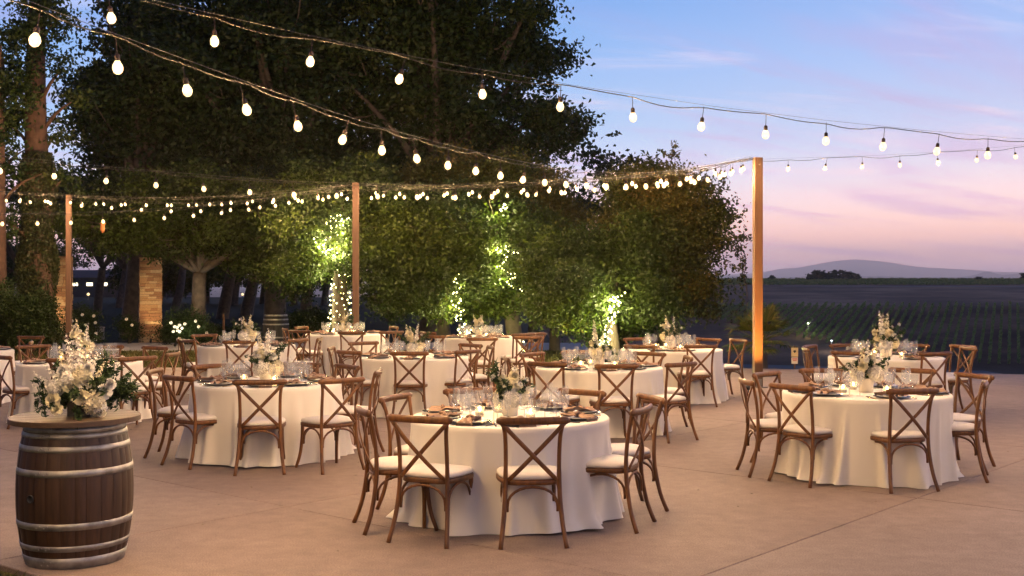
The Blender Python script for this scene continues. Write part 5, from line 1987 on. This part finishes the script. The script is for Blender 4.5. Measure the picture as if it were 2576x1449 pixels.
def vine_rows():
    rng = np.random.default_rng(40)
    d = np.array([.43, 1.0])
    k = 0
    for x400 in np.arange(66, 196, 2.62):
        # rows run downhill towards the viewer; the left ones stop earlier
        yb = 306 if x400 > 150 else 306 + (150 - x400) * .9
        yt = 399 + rng.uniform(-2, 3)
        n = int((yt - yb) / 1.0 * 16)
        Y = rng.uniform(yb, yt, n)
        keep = np.sin(Y * .9 + x400) + rng.normal(0, .8, n) > -1.1
        Y = Y[keep]; n = len(Y)
        X = x400 - .43 * (400 - Y) + rng.normal(0, .16, n)
        Z = terrain_z(X, Y) + rng.uniform(.3, 1.6, n)
        o3 = np.array([x400 - .43 * (400 - yb), yb, float(terrain_z(x400 - .43 * (400 - yb), yb))])
        c = np.stack([X, Y, Z], 1) - o3
        t = thing('vine_row', 'vine row on the slope, the %s row counted from the left' % ORD(k), 'vine row', tuple(o3), group='vine rows on the slope')
        obj('vines', quadmesh('vines', leaf_quads(c, .6, .42, rng, 0), n, M['vine'], rng.uniform(0, 1, n)), t)
        pm = MB()
        for yy in np.arange(yb, yt, 12):
            xx = x400 - .43 * (400 - yy)
            zz = float(terrain_z(xx, yy))
            pm.box((xx - o3[0], yy - o3[1], zz - o3[2] + .8), (.08, .08, 1.7))
        obj('trellis_posts', pm.mesh('trellis_posts', M['postgrey'], False), t)
        k += 1


vine_rows()
# leafy strip along the crest
rng = np.random.default_rng(41)
n = 26000
X = rng.uniform(60, 330, n); Y = rng.uniform(527, 562, n)
Y = 527 + np.round((Y - 527) / 3.0) * 3.0 + rng.normal(0, .3, n)
c = np.stack([X, Y, terrain_z(X, Y) + rng.uniform(.1, 1.1, n)], 1)
o = obj('crest_vines', quadmesh('crest_vines', leaf_quads(c, .9, .6, rng, 0), n, M['vine'], rng.uniform(0, 1, n)))
tag(o, 'thin green band of vines along the crest of the hill', 'vines', kind='stuff')
# dirt track across the brown slope
V, Fc = [], []
xs = np.linspace(120, 340, 60)
for i, x in enumerate(xs):
    for s in (0, 1):
        y = 512 + 3 * math.sin(x / 60) + s * 4
        V.append((x, y, float(terrain_z(x, y)) + .12))
for i in range(59):
    Fc.append((i * 2, i * 2 + 2, i * 2 + 3, i * 2 + 1))
M['track'] = simple('pale_track', (.22, .17, .15), .95)
tag(obj('dirt_track', meshdata('dirt_track', V, Fc, M['track'])), kind='structure')
# road in the valley
V, Fc = [], []
xs = np.linspace(10, 120, 50)
for i, x in enumerate(xs):
    for s in (0, 1):
        y = 285 + 6 * math.sin(x / 30) + s * 16
        V.append((x, y, float(terrain_z(x, y)) + .15))
for i in range(49):
    Fc.append((i * 2, i * 2 + 2, i * 2 + 3, i * 2 + 1))
tag(obj('road', meshdata('road', V, Fc, M['roadm'])), kind='structure')


def lamp_post(x, Y, h, label, watts, col):
    X = (x - CX) * Y / F
    z = float(terrain_z(X, Y))
    t = thing('street_lamp', label, 'street lamp', (X, Y, z), group='lamps in the valley')
    obj('pole', MB().tube([(0, 0, 0), (0, 0, h * .5), (0, 0, h)], [.09, .07, .06], 8).mesh('pole', M['steel']), t)
    obj('lamp_head', MB().box((0, -.25, h + .06), (.3, .7, .1)).mesh('lamp_head', M['steel'], False), t)
    g = obj('lamp_glass', MB().lathe([(.0005, h - .22), (.22, h - .16), (.26, h - .05), (.2, h)], 12).mesh('lamp_glass', emit('street_lamp_glow_%d' % x, col, 9.0)), t)
    ld = bpy.data.lights.new('street_lamp_light', 'POINT')
    ld.energy = watts; ld.color = col; ld.shadow_soft_size = .3
    obj('street_lamp_light', ld, g, loc=(0, -.1, h - .1))


lamp_post(2033, 343, 4.4, 'farther valley lamp with a greenish light, right of the post', 1500, (.85, 1.0, .6))
lamp_post(2092, 322, 3.4, 'nearer valley lamp with a white light, above the rear right table', 900, (.8, .95, 1.0))

# far lit building under the trees on the left
bX, bY = (300 - CX) * 150 / F, 150.0
fb = thing('far_building', 'long low building with lit windows far away between the pillars', 'building', (bX, bY, -.6))
M['bwall'] = simple('building_wall', (.07, .065, .065), .8)
M['broof'] = simple('building_roof', (.07, .06, .06), .8)
M['lit'] = emit('lit_window', (1.0, .82, .55), 3.0)
obj('wall', MB().box((0, 2, 1.3), (17, 4, 2.6)).mesh('wall', M['bwall'], False), fb)
obj('roof', MB().add([(-9, -.4, 2.6), (9, -.4, 2.6), (9, 4.4, 2.6), (-9, 4.4, 2.6), (-8, 2, 3.6), (8, 2, 3.6)], [(0, 1, 5, 4), (1, 2, 5), (2, 3, 4, 5), (3, 0, 4), (0, 3, 2, 1)]).mesh('roof', M['broof'], False), fb)
for k in range(9):
    x = -7.6 + k * 1.9
    w = obj('window', MB().box((x, -.01, 1.75), (.95, .06, .55)).mesh('window', M['bwall'], False), fb)
    obj('pane', MB().box((x, -.045, 1.75), (.8, .02, .42)).mesh('pane', M['lit'], False), w)
for k, (x, y, Y) in enumerate([(418, 718, 120), (345, 752, 130), (222, 742, 125), (610, 742, 140), (635, 800, 90), (400, 727, 120)]):
    p = at(x, y, Y)
    t = thing('park_lamp', ['park lamp right beside the wide pillar', 'low lamp under the far building', 'lamp between the left post and the far building', 'far lamp seen right of the forked oak', 'low lamp left of the grey barrel', 'park lamp hidden close to the wide pillar'][k], 'lamp', (p[0], Y, float(terrain_z(p[0], Y))), group='lamps far away in the park')
    hh = p[2] - float(terrain_z(p[0], Y))
    obj('pole', MB().tube([(0, 0, 0), (0, 0, hh)], .05, 6).mesh('pole', M['steel']), t)
    obj('lamp_globe', MB().lathe([(.0005, hh - .1), (.15, hh), (.16, hh + .12), (.0005, hh + .25)], 10).mesh('lamp_globe', M['bulb']), t)

# grove on the crest
rnd = random.Random(21)
for k, (x, r) in enumerate([(2036, 8), (2048, 11), (2060, 14), (2074, 12), (2088, 11), (2102, 12), (2116, 12), (2130, 12), (2144, 11), (2154, 9), (1941, 5), (2575, 9), (2462, 4)]):
    Y = 556 + rnd.uniform(-4, 4)
    X = (x - CX) * Y / F
    z = float(terrain_z(X, Y))
    rm = r * Y / F
    bl = [(X + rnd.uniform(-.4, .4) * rm, Y, z + rm * (.8 + .7 * j * .5), rm * .75) for j in range(3)]
    tree('grove_tree', 'dark tree of the grove on the crest, %s from the left' % ORD(k) if 2030 < x < 2160 else ['lone tiny tree on the crest left of the grove', 'tree on the crest at the right edge', 'tiny bush on the crest near the right edge'][k - 10],
         bl, (X, Y, z - .1), 900, .8, .5, M['dark'], M['bark'], .18, 300 + k, fork=(X, Y, z + rm * .5), group='trees on the crest' if 2030 < x < 2160 else None, sub=.7, shell=.2, per=30)

# ------------------------------------------------------------------ air
hb = MB().box((1500, 7550, 135), (42000, 18100, 530))
m = bpy.data.materials.new('evening_haze')
m.use_nodes = True
nt = m.node_tree
nt.nodes.clear()
pv = nt.nodes.new('ShaderNodeVolumePrincipled')
pv.inputs['Color'].default_value = (1.0, .93, .90, 1)
pv.inputs['Density'].default_value = 0.00012
pv.inputs['Anisotropy'].default_value = 0.88
oo = nt.nodes.new('ShaderNodeOutputMaterial')
nt.links.new(pv.outputs[0], oo.inputs['Volume'])
hz = obj('haze', hb.mesh('haze', m, False))
tag(hz, 'thin evening haze veiling the far mountain', 'haze', kind='stuff')
